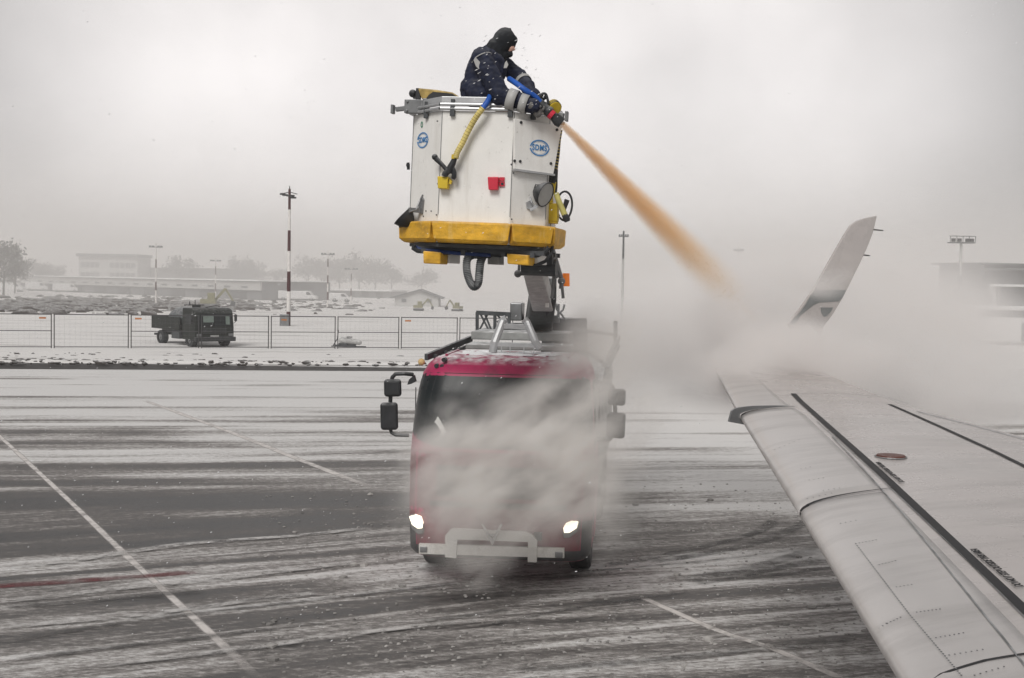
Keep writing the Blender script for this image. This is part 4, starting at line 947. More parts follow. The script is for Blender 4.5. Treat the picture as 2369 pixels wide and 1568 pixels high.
b.ell(head, (.085, .078, .115), 16, 12, rot=Matrix((FX, Vector((0, 1, 0)), (Up * .9 + Rt * .43))).transposed())
hup = (Up * .88 + Rt * .45).normalized()
b.ell(head + FX * .035 - hup * .05, (.06, .058, .065)); b.tube([head + FX * .088 + hup * .012, head + FX * .118 - hup * .025], [.012, .018], 8); b.ell(head + FX * .112 - hup * .028, .017, 8, 6)
b.ell(head + FX * .088 - hup * .058, (.018, .028, .010)); b.ell(head + FX * .07 - hup * .10, (.03, .03, .022))
for s_ in (-1, 1): b.ell(head + Vector((0, .08 * s_, 0)), (.012, .01, .03))
hand(b, wrN, 0, hdN, Vector((0, 1, 0)) + Rt * .15); hand(b, wrF, 0, hdF, Vector((0, 1, 0)))
rem(pb(b, 'body', 'skin'), .008)
for s_ in (-1, 1): b = MB(); b.ell(head + FX * .083 + hup * .012 + Vector((0, .032 * s_, 0)), .012, 8, 6); pb(b, 'eye', 'decal')
b = MB(); figure(b, .036, legs=False); b.cap2(q(1096, 218, .12), q(1128, 222, .12), .15, .15); b.cap2(q(1105, 190, .1), q(1140, 196, .1), .15, .13); b.cap2(q(1085, 222, .1), q(1078, 226, .1), .06, .04)
b.cap2(elN, q(1200, 234, -.24), .10, .095); b.cap2(q(1200, 234, -.24), wrN, .095, .07)
b.cap2(neck - FX * .05 - hup * .03, neck, .10, .10)
rem(pb(b, 'jacket', 'navy'), .012, .045, 2)
b = MB(); figure(b, .025, arms=False, torso=False); b.cap2(hipN, hipF, .15, .15); rem(pb(b, 'trousers', 'blackcloth'), .016, .015)
# hood with an opening for the face
b = MB(); b.ell(head - FX * .018 + hup * .022, (.122, .125, .152), 20, 14, rot=Matrix((FX, Vector((0, 1, 0)), hup)).transposed()); b.cap2(head - FX * .05 - hup * .08, neck - hup * .03, .115, .12); b.cap2(neck, neck + FX * .05 - hup * .05, .10, .09)
b.ell(head + hup * .165 - FX * .01, .022, 8, 6); b.cap2(head + FX * .07 + hup * .075, head + FX * .095 + hup * .02, .055, .035)
b.cap2(head + FX * .055 - hup * .10, head + FX * .03 - hup * .16, .062, .07)
rem(pb(b, 'hood', 'blackcloth'), .010, .018)
b = MB(); b.ell(head + FX * .098 - hup * .022 - Vector((0, .035, 0)), (.030, .026, .030), 12, 8); b.tube([head + FX * .100 + hup * .015 - Vector((0, .02, 0)), head + FX * .135 - hup * .022 - Vector((0, .015, 0))], [.014, .020], 8); b.ell(head + FX * .098 - hup * .05 - Vector((0, .03, 0)), (.022, .024, .016))
rem(pb(b, 'face', 'skin'), .006, sm=1)
b = MB(); b.ell(head + FX * .105 - hup * .078 - Vector((0, .01, 0)), (.042, .05, .045), 12, 8, jit=.2); rem(pb(b, 'face_mask', 'blackcloth'), .008)
def tape(pts, nrm, name='reflective_strip', th=.006):
    b = MB(); b.prism(pts, nrm * th); pb(b, name, 'reflect')
toC = Vector((0, -1, 0))
def ring_tape(a_, c_, t, r, w, span=(0, 360), name='reflective_strip', sq=1.0):
    d = (c_ - a_).normalized(); m_ = a_.lerp(c_, t); x = d.cross(Vector((0, 1, 0))).normalized(); y = d.cross(x); b = MB(); vs = []; n_ = 28
    for k in range(n_ + 1):
        th_ = R(lerp(span[0], span[1], k / n_)); o_ = x * math.cos(th_) * r + y * math.sin(th_) * r * sq; vs += [m_ - d * w / 2 + o_, m_ + d * w / 2 + o_]
    b.add(vs, [(2 * k, 2 * k + 1, 2 * k + 3, 2 * k + 2) for k in range(n_)]); o = pb(b, name, 'reflect', smooth=True); sd = o.modifiers.new('t', 'SOLIDIFY'); sd.thickness = .004
ring_tape(elN, wrN, .36, .116, .10); ring_tape(elN, wrN, .72, .104, .085)
ring_tape(shN + Vector((0, 0, 0)), elN.lerp(shN, .0) , .0, .12, .01)
bpy.data.objects.remove(bpy.data.objects[[o.name for o in person.children][-1]])
sp = [q(1103, 133, 0), q(1110, 131, 0)]
tape([q(x, y, -.155) for x, y in ((1096, 141), (1100, 134), (1117, 152), (1110, 164), (1101, 154))], toC, th=.06)
ring_tape(elF, wrF, .25, .092, .05)
b = MB(); b.prism([q(x, y, -.14) for x, y in ((1168, 146), (1172, 141), (1176, 150), (1172, 158), (1165, 158))], toC * .03); pb(b, 'chest_tape', 'reflect')
# gloves
b = MB(); hand(b, wrN, 0, hdN, Vector((0, 1, 0)) + Rt * .15, .006); b.cap2(wrN - hdN.normalized() * .03, wrN + hdN.normalized() * .02, .060, .055); b.cap2(wrN, wrN + hdN * .35 - Up * .05, .05, .045); rem(pb(b, 'glove', 'glove'), .006, .006, 1)
b = MB(); hand(b, wrF, 0, hdF, Vector((0, 1, 0)), .006); b.cap2(wrF - hdF.normalized() * .03, wrF + hdF.normalized() * .02, .052, .048); rem(pb(b, 'glove', 'blackcloth'), .006, 0, 1)
for f in (ftN, ftF): b = MB(); b.cap2(f, f + Vector((.12, -.02, -.03)), .062, .055); b.cap2(f + Vector((0, 0, .08)), f, .062, .062); rem(pb(b, 'boot', 'rubber'), .012)
# spray gun in the hands
gun = empty('spray_gun', q(1262, 255, -.2), label='black spray gun with a loop handle held over the basket rim', cat='spray gun'); GO = Vector(gun.location)
def gb(b, name, m, **k): b.v = [v - GO for v in b.v]; return b.build(name, m, gun, **k)
b = MB(); b.tube([q(1236, 222, -.2), q(1252, 240, -.22), q(1268, 256, -.22), q(1284, 272, -.22)], [.03, .045, .05, .048], 12); b.ell(q(1270, 258, -.22), .06); gb(b, 'gun_body', 'black', smooth=True)
b = MB(); b.tube(smoothpath([q(1249, 236, -.24), q(1249, 224, -.24), q(1254, 217, -.24), q(1262, 217, -.24), q(1266, 226, -.24), q(1269, 240, -.24)], 6), .014, 8); gb(b, 'loop_handle', 'black', smooth=True)
b = MB(); b.cyl(q(1279, 244, -.14), q(1285, 251, -.20), .075, .07, 20); gb(b, 'swivel_drum', 'yellow2', smooth=True)
b = MB()
for t in (.2, .5, .8):
    c_ = q(1279, 244, -.14).lerp(q(1285, 251, -.20), t); d_ = (q(1285, 251, -.20) - q(1279, 244, -.14)).normalized(); b.cyl(c_ - d_ * .004, c_ + d_ * .004, .0765, None, 20)
gb(b, 'drum_stripes', 'black')
b = MB(); b.cyl(q(1272, 262, -.24), q(1279, 268, -.24), .052, .052, 14); gb(b, 'red_collar', 'redpl')
b = MB(); b.tube([q(1282, 270, -.22), q(1291, 279, -.22), q(1299, 285, -.22)], [.05, .062, .055], 14); gb(b, 'muzzle', 'rubber', smooth=True)
b = MB(); b.tube(smoothpath([q(1178, 182, -.14), q(1196, 194, -.26), q(1215, 208, -.30), q(1236, 222, -.26), q(1250, 236, -.23)], 8), .030, 10); gb(b, 'supply_hose', 'blue', smooth=True)

# ------------------------------------------------------------------ fence panels
fx = [(-62, 120), (124, 298), (302, 461), (465, 622), (626, 776), (780, 923), (927, 1058), (1062, 1186), (1190, 1308)]
FA = G(0, 810.5); FBp = G(1060, 812)
fd = (FBp - FA).normalized()
def fence_pt(x):
    d = ray(x, 812); n = Vector((-fd.y, fd.x, 0)); return CAM + d * ((FA - CAM).dot(n) / Vector((d.x, d.y, 0)).dot(n))
FL_ = ['with its left side cut off by the frame', 'second from the left, with nothing hung on it', 'in front of the rear of the tank truck', 'in front of the cab of the tank truck', 'with the striped mast rising behind its left side', 'beside the grey sled machine, with a bare pale field', 'with a small tag, below the gabled shed', 'just left of the trestle on the magenta truck', 'hidden behind the magenta truck']
for k, (a_, c_) in enumerate(fx[:8]):
    A = fence_pt(a_); B = fence_pt(c_); A.z = B.z = 0; w = (B - A).length; H = 1.95; e = empty('fence_panel', A, (0, 0, math.atan2((B - A).y, (B - A).x)), 'mobile mesh fence panel ' + FL_[k], 'fence panel', 'mobile fence panels along the snowy verge')
    b = MB()
    for X in (.03, w - .03): b.tube([(X, 0, .13), (X, 0, H)], .027, 8)
    b.tube([(0, 0, H - .03), (w, 0, H - .03)], .024, 8); b.tube([(0, 0, .2), (w, 0, .2)], .020, 8)
    if k not in (1,): b.tube([(0, 0, 1.05), (w, 0, 1.05)], .02, 8)
    b.build('frame', 'fence', e)
    b = MB()
    for j in range(1, 14): X = w * j / 14; b.beam((X, .01, .2), (X, .01, H - .04), .003, .003)
    for j in range(1, 8): b.beam((0, -.01, .2 + j * .21), (w, -.01, .2 + j * .21), .003, .003, up=(0, 1, 0))
    b.build('wire_mesh', 'steel', e)
    b = MB(); b.box((.02, 0, .06), (.6, .22, .12)); b.build('foot', 'steel', e, bevel=.02)
    if k in (0, 2, 4, 6):
        X = {0: w * .88, 2: w * .11, 4: w * .2, 6: w * .12}[k]; b = MB(); b.box((X, -.045, H - .22), (.34 if k != 4 else .3, .012, .09)); b.build('tag', 'sign', e)

# ------------------------------------------------------------------ light masts
def mast(x, ytop, ybase, bands, head, label, r0=.10, r1=.17, group='striped apron light masts', Yov=None, cw=None):
    g0 = G(x, ybase) if Yov is None else Vector((0, 0, 0))
    Y = g0.y if Yov is None else Yov; top = P(x, ytop, Y); base = Vector((top.x, Y, 0)); H = top.z
    e = empty('light_mast', base, None, label, 'light mast', group)
    segs = bands; z1 = H
    n = len(segs)
    for i, (f0, f1, m) in enumerate(segs):
        b = MB(); za, zb = H * (1 - f1), H * (1 - f0); b.cyl((0, 0, za), (0, 0, zb), lerp(r1, r0, za / H), lerp(r1, r0, zb / H), 14); b.build('pole', m, e, smooth=True)
    w = cw or 1.8; b = MB()
    if head == 'ring':
        b.tube([(w / 2 * math.cos(t) * .55 + w * .05, .4 * math.sin(t), H - .55) for t in [2 * math.pi * k / 20 for k in range(21)]], .05, 6)
        for s_ in (-1, 1): b.beam((s_ * w * .55, 0, H - .40), (0, 0, H - .25), .06, .06)
        b.tube([(0, 0, H - .5), (0, 0, H + .25)], .04, 6); o = b.build('lamp_frame', 'decal', e)
        b = MB()
        for s_, zz in ((-.95, -.42), (-.6, -.5), (.35, -.55), (.6, -.7)): b.box((s_ * w * .5, -.1, H + zz), (.42, .3, .12), Matrix.Rotation(R(12), 3, 'X'))
        build_each(b, 'floodlight', 'decal', e, bevel=.02)
    elif head == 'platform':
        b.box((0, 0, H - .05), (w, .8, .09)); b.box((0, 0, H + .5), (w, .04, .04))
        for k in range(5): b.beam((w * (-.5 + k / 4), -.38, H), (w * (-.5 + k / 4), -.38, H + .52), .04, .04)
        b.beam((-w / 2, -.38, H + .5), (w / 2, -.38, H + .5), .04, .04); b.build('platform', 'dark', e)
        b = MB()
        for s_ in (-.36, -.12, .2, .38): b.box((s_ * w, -.25, H + .16), (.3, .25, .28))
        build_each(b, 'floodlight', 'decal', e, bevel=.02)
    else:
        b.beam((-w / 2, 0, H - .55), (w / 2, 0, H - .55), .10, .12); b.tube([(0, 0, H - .6), (0, 0, H)], .05, 6); b.build('lamp_frame', 'steel', e)
        b = MB()
        for s_ in (-.42, -.2, .2, .42): b.box((s_ * w, -.1, H - .47), (w * .15, .3, .26))
        build_each(b, 'floodlight', 'steel', e, bevel=.02)
    return e, Y
T0, T1 = 'polered', 'polewhite'
zz = [60, 228, 400, 570, 738, 903, 1070, 1200]; fr = [(v - 60) / 1140. for v in zz]; fr[0] = 0; fr[-1] = 1
e, Ym = mast(670, 437, 757, [(fr[i], fr[i + 1], T0 if i % 2 == 0 else T1) for i in range(7)], 'ring', 'tall light mast banded dark red and white, standing just behind the fence', .10, .175, cw=1.15)
six = lambda k, dark, lt: [(i / k, (i + 1) / k, dark if i % 2 else lt) for i in range(k)]
mast(361, 562, 706, [(0, .26, 'polewhite'), (.26, .40, 'polered'), (.40, .62, 'polewhite'), (.62, .76, 'polered'), (.76, 1, 'polewhite')], 'bar', 'light mast with a wide crossbar, above the dark tank truck', .07, .13, cw=1.8)
mast(759, 579, 713, six(7, 'polered', 'polewhite'), 'bar', 'faint light mast with crossbar right of the tall banded mast', .07, .12, cw=1.8)
mast(813, 615, 701, six(5, 'polered', 'polewhite'), 'bar', 'barely visible light mast nearest the white basket', .07, .12, cw=2.2)
mast(499, 596, 694, six(5, 'polered', 'polewhite'), 'bar', 'barely visible light mast between the tank truck and tall banded mast', .07, .12, cw=1.8)
mast(1443, 534, 0, [(0, .3, 'dark'), (.3, 1, 'boomlt')], 'bar', 'light mast with a short dark head right of the boom', .09, .15, Yov=125, cw=1.0)
mast(1709, 571, 0, [(0, 1, 'boomlt')], 'bar', 'pale light mast in the mist between the spray and the winglet', .08, .12, Yov=190, cw=1.6)
mast(2224, 560, 0, [(0, .35, 'boomlt'), (.35, .62, 'dark'), (.62, 1, 'boomlt')], 'platform', 'light mast topped by a railed platform, behind the wing', .11, .18, Yov=105, cw=2.1)
b = MB(); p = G(662, 757); b.box((p.x - .12, p.y, .55), (.75, .5, 1.06)); o = b.build('cabinet', 'steel', bevel=.03); tag(o, 'grey electrical cabinet at the foot of the tall banded mast', 'cabinet')
p = G(667, 733); e = empty('sign_board', (p.x, p.y, 0), None, 'small dark brown board on a post left of the tall banded mast', 'sign'); b = MB(); b.box((0, 0, 1.75), (.38, .04, .72)); b.build('board', 'brown', e); b = MB(); b.tube([(0, .05, 0), (0, .05, 1.6)], .03, 6); b.build('post', 'steel', e)

# ------------------------------------------------------------------ dark tank truck beyond the fence
TY = 71.0; c0 = G(500, 808)
t2 = empty('tank_truck', (c0.x, c0.y, .12), (0, 0, R(40)), 'dark olive truck with a round tank and flatbed, parked behind the mesh fence', 'tank truck')
t2.scale = (1.1, 1.1, 0.88)
# local: front faces -y ; x = width ; front right corner near origin
b = MB(); Wc = 2.15
prof = [(0, .45), (0, 1.25), (.12, 2.15), (.22, 2.38), (.45, 2.47), (1.5, 2.47), (1.55, .45)]
b.prism([(-Wc + 1.0, y, z) for y, z in prof], (Wc, 0, 0)); cab2 = b.build('cab', 'olive', t2, bevel=.07)
b = MB(); b.prism([(-1.0, -.0 + .006, 1.35), (.85, .006, 1.35), (.85, .115, 2.12), (-1.0, .115, 2.12)], (0, -.02, 0)); b.build('windscreen', 'glass', cab2)
b = MB(); b.prism([(-.72, -.02, 1.58), (-.15, -.02, 1.58), (-.15, .02, 1.98), (-.72, .02, 1.98)], (0, -.02, 0)); b.prism([(.52, -.02, 1.45), (.74, -.02, 1.42), (.74, .03, 2.02), (.52, .03, 2.0)], (0, -.02, 0)); b.build('window_reflection', 'reflpale', cab2)  # reflections in the windscreen painted as flat pale patches
b = MB(); b.prism([(-Wc + .99, .35, 1.45), (-Wc + .99, 1.1, 1.45), (-Wc + .99, 1.1, 2.1), (-Wc + .99, .42, 2.1)], (-.02, 0, 0)); b.build('side_window', 'glass', cab2)
b = MB(); b.box((-.1, -.03, .72), (.45, .03, .10)); b.build('number_plate', 'boomlt', cab2)
b = MB(); b.box((-.08, -.05, .52), (2.2, .25, .28)); b.build('bumper', 'black', t2, bevel=.03)
for x in (-.95, .8): b = MB(); b.box((x, -.03, .78), (.26, .05, .16)); b.build('headlight', 'steel', t2, bevel=.02)
b = MB()
for k in range(4): b.box((-.08, -.02, .90 + k * .09), (1.3, .03, .04))
b.build('grille', 'dark', cab2)
for x in (-1.32, 1.13): b = MB(); b.box((x, .1, 1.85), (.10, .12, .42)); b.tube([(x * .85, .1, 2.15), (x, .08, 2.1), (x, .1, 1.6), (x * .88, .1, 1.5)], .02, 6); b.build('mirror', 'black', t2)
b = MB(); b.cyl((-.08, 1.8, 1.55), (-.08, 3.6, 1.55), .93, .93, 28); tk = b.build('tank', 'tank', t2, smooth=True, bevel=.05)
b = MB(); b.cyl((-.08, 2.1, 2.4), (-.08, 2.1, 2.6), .22, None, 14); b.beam((-.8, 2.0, 2.62), (.3, 2.0, 2.62), .08, .06); b.tube([(-.5, 2, 2.6), (-.5, 2, 2.85)], .03, 6); b.tube([(-.2, 2, 2.6), (-.2, 2, 2.95)], .02, 6); b.build('manhole', 'black', tk)
b = MB(); b.beam((-.2, .8, 2.5), (.3, .7, 2.62), .06, .05); b.beam((.3, .7, 2.62), (.5, .6, 2.56), .06, .05); b.build('roof_horn', 'black', cab2)
b = MB(); b.box((-.08, 3.5, 1.38), (2.15, 3.4, .08))
for x in (-1.12, .96): b.box((x, 3.5, 1.60), (.05, 3.4, .46))
b.box((-.08, 5.2, 1.60), (2.15, .05, .46)); b.box((-1.14, 3.5, 1.2), (.05, 3.4, .4)); b.build('flatbed', 'olive', t2)
b = MB(); b.box((-.08, 2.9, .78), (.9, 4.8, .3)); b.box((-1.0, 2.3, .7), (.3, .9, .5)); b.box((-.08, 5.1, .6), (1.9, .12, .14)); b.build('chassis', 'dark', t2)
for x in (-.98, .82):
    for y in (.75, 4.2): wheel(x, y, t2, .45, .3)
# low machine on a sled, by the fence
p = G(800, 811); e = empty('sled_machine', (p.x, p.y + 1.2, .12), None, 'low pale grey rounded machine on a dark sled, half sunk in snow behind the fence', 'machine')
b = MB(); b.cap2((-.35, 0, .38), (.62, 0, .30), .22, .14); b.build('housing', 'boomlt', e, smooth=True)
b = MB(); b.box((-.2, 0, .10), (1.2, .5, .10)); b.box((-.3, -.05, .2), (.5, .4, .1)); b.tube([(-.9, 0, .08), (-.65, 0, .5), (-.6, 0, 1.0)], .03, 6); b.beam((-1, 0, .06), (1.0, 0, .06), .06, .06); b.build('sled', 'dark', e)
b = MB(); b.box((.05, -.05, .60), (.3, .2, .05)); b.build('lid', 'black', e)

# ------------------------------------------------------------------ far buildings, vans, machines
def wallbox(name, A, B, z0, z1, depth, label, cat='building', wall='wallg', band=None, rows=(), roofm='roofw', base=True, rt=.35, group=None):
    """building whose front runs from ground point A to B"""
    A = Vector((A.x, A.y, 0)); B = Vector((B.x, B.y, 0)); d = B - A; w = d.length; e = empty(name, A, (0, 0, math.atan2(d.y, d.x)), label, cat, group)
    b = MB(); b.box((w / 2, depth / 2, (z0 + z1) / 2), (w, depth, z1 - z0)); b.build('wall', wall, e)
    b = MB(); b.box((w / 2, depth / 2 - .3, z1 + rt / 2 + .003), (w + .8, depth + 1.2, rt)); b.build('roof', roofm, e)
    if band: b = MB(); b.box((w / 2, -.25, (band[0] + band[1]) / 2), (w + .2, .4, band[1] - band[0])); b.build('fascia', 'wall', e)
    for (za, zb, n, fill, x0, x1, m, y) in rows:
        for k in range(n):
            X = w * lerp(x0, x1, (k + .5) / n); ww = w * (x1 - x0) / n * fill; b = MB(); b.box((X, y, (za + zb) / 2), (ww, .08, zb - za)); b.build('window', m, e)
    return e
def gz(x, y, Y): return P(x, y, Y).z
A = G(52, 672); B = G(606, 696); 
wallbox('terminal_building', A, B, 0, 3.3, 14, 'long low building with a pale fascia strip running beyond the clod field', band=(1.75, 3.2), rows=[(2.15, 2.45, 16, .35, .08, .98, 'wallg', -.5), (.2, 1.5, 9, .5, .02, .98, 'winglass', -.05)], rt=.2)
A = P(182, 640, 330); B = P(318, 645, 330); zt = gz(250, 594, 330)
wallbox('office_block', A, B, 0, zt, 12, 'pale two storey office block rising behind the long low building', wall='wall', rows=[(zt - 2.9, zt - 1.5, 4, .8, .03, .36, 'wallg', -.06), (zt - 2.9, zt - 1.5, 5, .8, .52, .97, 'wallg', -.06), (zt - 5.6, zt - 4.2, 4, .8, .03, .36, 'wallg', -.06), (zt - 5.6, zt - 4.2, 5, .8, .52, .97, 'wallg', -.06)], rt=.8, roofm='wallg')
A = P(316, 650, 345); B = P(500, 655, 330); wallbox('hall', A, B, 0, gz(400, 622, 340), 15, 'plain grey hall standing right of the pale office block', rt=.3, roofm='wallg')
A = P(-30, 665, 300); B = P(48, 668, 298); wallbox('hall', A, B, 0, gz(0, 648, 300), 12, 'low grey shed cut off by the left edge of the frame', rt=.3)
A = P(690, 690, 260); B = P(905, 700, 255); wallbox('hall', A, B, 0, gz(800, 672, 258), 10, 'low grey hall hidden in haze behind the faint masts', rt=.3, rows=[(.3, 1.3, 6, .5, .05, .95, 'winglass', -.05)])
# gabled shed
p = G(905, 710); p2 = G(1022, 712); w = (p2 - p).length; e = empty('gabled_shed', (p.x, p.y, 0), (0, 0, math.atan2(p2.y - p.y, p2.x - p.x)), 'small pale shed with a low gabled roof left of the boom', 'shed')
b = MB(); b.prism([(.5, 0, 0), (w - .5, 0, 0), (w - .5, 0, 1.55), (w * .55, 0, 2.5), (.5, 0, 1.55)], (0, 8, 0)); b.build('wall', 'wall', e)
b = MB(); b.prism([(-.1, -.5, 1.42), (w * .55, -.5, 2.66), (w + .1, -.5, 1.42), (w + .1, -.5, 1.30), (w * .55, -.5, 2.50), (-.1, -.5, 1.30)], (0, 9, 0)); b.build('roof', 'wallg', e)
for X in (.25, .75): b = MB(); b.box((w * X, -.05, 1.0), (.7, .06, .5)); b.build('window', 'wallg', e)
# right hand side
A = P(2172, 640, 150); B = P(2276, 645, 143); wallbox('terminal_building', A, B, 0, gz(2225, 613, 147), 20, 'grey flat terminal block behind the platform mast', rt=.25, roofm='wallg')
A = P(2277, 650, 142); B = P(2460, 660, 130); wallbox('terminal_building', A, B, 0, gz(2330, 626, 138), 20, 'long grey terminal wing with arched panes cut off by the right edge', rt=.25, roofm='wallg', rows=[(3.6, 4.7, 6, .6, .05, .95, 'wall', -.05)])
A = P(2312, 700, 112); B = P(2440, 706, 108); e = wallbox('gate_house', A, B, 0, gz(2340, 663, 111), 9, 'dark grey box building with a pale pillar, above the white bus', wall='wallg', rt=.2)
b = MB(); b.box((-.35, -.2, 2.2), (.3, .3, 4.4)); b.build('pillar', 'wall', e)
A = P(1976, 645, 150); B = P(2032, 648, 148); e = wallbox('roof_hut', A, B, 0, gz(2000, 622, 149), 5, 'small grey hut with an aerial seen right of the winglet', cat='hut', wall='wallg', rt=.3)
b = MB(); zt = gz(2000, 622, 149); b.tube([(.7, 0, zt), (.7, 0, zt + 1.0)], .06, 6); b.beam((.3, 0, zt + .7), (1.2, 0, zt + .7), .1, .1); b.build('aerial', 'dark', e)
# bus
BY = 88.; A = P(2254, 716, BY); e = empty('apron_bus', (A.x, BY, 0), None, 'white apron bus with a black window band at the right edge', 'bus')
b = MB(); b.box((5.5, 1.25, 1.65), (11, 2.5, 2.55)); b.build('body', 'van', e, bevel=.12)
zt = P(2300, 717, BY).z; zb = P(2300, 733, BY).z
b = MB(); b.prism([(.15, -.02, zb), (10.9, -.02, zb), (10.9, -.02, zt), (.3, -.02, zt)], (0, -.03, 0)); b.build('window_band', 'decal', e)
b = MB(); b.box((3.9, -.03, 1.1), (1.0, .04, 1.3)); b.build('door', 'dark', e)
for x in (2.2, 8.6):
    for y in (.3, 2.2): wo_ = wheel(0, 0, e, .5, .3); wo_.location = (x, y, .5); wo_.rotation_euler = (0, 0, R(90))
# vans
def van(pos, yaw, L_, H_, label):
    e = empty('parked_van', pos, (0, 0, yaw), label, 'van', 'pale vans parked along the far buildings')
    b = MB(); b.prism([(-L_ / 2, -.9, .35), (L_ / 2, -.9, .35), (L_ / 2, -.9, H_ * .5), (L_ / 2 - .7, -.9, H_ * .6), (L_ / 2 - 1.3, -.9, H_), (-L_ / 2, -.9, H_)], (0, 1.8, 0)); b.build('body', 'van', e, bevel=.1)
    b = MB(); b.prism([(L_ / 2 - 1.75, -.91, H_ * .62), (L_ / 2 - .85, -.91, H_ * .62), (L_ / 2 - 1.35, -.91, H_ * .92), (L_ / 2 - 1.75, -.91, H_ * .92)], (0, -.02, 0)); b.build('window', 'winglass', e)
    for x in (-L_ / 2 + .9, L_ / 2 - .9):
        for y in (-.8, .8): wv = wheel(0, 0, e, .33, .2); wv.location = (x, y, .33); wv.rotation_euler = (0, 0, R(90))
for x, y, L_, H_, yw, lb in ((20, 676, 6.5, 1.9, 0, 'pale van at the far left, under the low grey shed'), (88, 674, 5, 2.0, 0, 'pale van by the left end of the long low building'), (155, 677, 5.5, 1.8, .05, 'pale van in front of the dark wall of the long low building'),
                            (690, 697, 6.6, 1.7, -.05, 'long pale van just right of the tall banded mast'), (789, 700, 3.8, 1.5, 0, 'small pale van right of the faint crossbar mast')):
    p = G(x, y); van((p.x, p.y, .1), yw, L_, H_, lb)
# excavators
def excavator(x, y, s_, yaw, label):
    p = G(x, y); e = empty('excavator', (p.x, p.y, .1), (0, 0, yaw), label, 'excavator', 'excavators working in the far field'); e.scale = (s_,) * 3
    b = MB(); b.box((0, -.7, .3), (2.2, .4, .5)); b.box((0, .7, .3), (2.2, .4, .5)); build_each(b, 'track', 'dark', e, bevel=.1)
    b = MB(); b.box((-.1, 0, .95), (1.9, 1.6, .55)); b.build('house', 'machine', e, bevel=.05)
    b = MB(); b.box((.3, -.3, 1.6), (.9, .8, .9)); b.build('cab', 'machine', e, bevel=.05)
    b = MB(); b.beam((.7, .2, 1.1), (2.0, .2, 2.6), .22, .3); b.beam((2.0, .2, 2.6), (3.0, .2, 1.0), .16, .22); b.build('arm', 'machine', e)
    b = MB(); b.prism([(2.8, -.1, 1.1), (3.3, -.1, .9), (3.1, -.1, .3), (2.6, -.1, .5)], (0, .6, 0)); b.build('bucket', 'dark', e)
excavator(968, 721, .60, 0, 'small excavator in front of the gabled shed')
excavator(484, 716, .95, .1, 'pale yellowish excavator behind the cab of the dark tank truck')
excavator(1058, 722, .55, 2.6, 'faint excavator between the gabled shed and the boom')
# trees
def tree(x, ybase, Y, h, w, label, seed, dense=1.0, group='winter trees behind the far buildings'):
    random.seed(seed); p = P(x, ybase, Y); e = empty('tree', (p.x, Y, 0), None, label, 'tree', group); tr = MB(); cr = MB(); H = h
    tr.tube([(0, 0, 0), (.1, 0, H * .35), (0, .1, H * .7)], [H * .022, H * .016, H * .006], 7)
    for k in range(16):
        a = random.uniform(0, 6.28); z0 = H * random.uniform(.22, .6); l_ = w * .5 * random.uniform(.5, 1); q1_ = Vector((math.cos(a) * l_, math.sin(a) * l_, z0 + H * random.uniform(.12, .35)))
        q0_ = Vector((0, 0, z0)); m_ = q0_.lerp(q1_, .5) + Vector((0, 0, .06 * H)); tr.tube([q0_, m_, q1_], [H * .010, H * .006, H * .003], 5)
        for j in range(int(60 * dense)):
            c = m_.lerp(q1_, random.random()) + Vector([random.gauss(0, 1) * w * .10, random.gauss(0, 1) * w * .10, random.gauss(0, 1) * H * .07])
            if c.z < H * .15: continue
            s_ = H * random.uniform(.016, .045); u_ = Vector([random.gauss(0, 1) for _ in range(3)]).normalized() * s_; v_ = Vector([random.gauss(0, 1) for _ in range(3)]).normalized() * s_ * .6
            cr.add([c - u_, c + v_, c + u_, c - v_], [(0, 1, 2, 3)])
    tr.build('trunk', 'bark', e, weld=False); cr.build('crown', 'twig', e, weld=False)
tree(8, 668, 215, 9.5, 6, 'dark tall tree cut off by the left frame edge', 1, 3.0)
tree(34, 668, 235, 7.0, 6, 'dark bushy tree right of the tall one at the left edge', 2, 2.5)
tree(92, 645, 345, 8.0, 8, 'dark round tree behind the left end of the long low building', 3, 2.2)
tree(118, 645, 350, 7.0, 8, 'lower tree left of the pale office block', 4, 2.0)
for i, (x, h, w, lb) in enumerate(((415, 9.5, 9, 'bushy tree above the grey hall roof'), (560, 11, 9, 'tall tree right of the grey hall'), (590, 9, 8, 'tree at the right end of the long low building'), (640, 7, 8, 'low dark tree left of the tall banded mast'),
                               (712, 11, 14, 'broad tree just right of the tall banded mast'), (750, 10, 10, 'tree behind the faint crossbar mast'), (785, 11, 11, 'tree between the two faintest masts'), (830, 11.5, 13, 'broad tree right of the faintest mast'), (868, 10, 10, 'tree left of the gabled shed'), (905, 8, 8, 'small tree behind the left eave of the gabled shed'), (975, 7.5, 9, 'bare tree rising over the gabled shed roof'))):
    tree(x, 680, 330 + (i * 37) % 40, h, w, lb, 20 + i, 1.8)

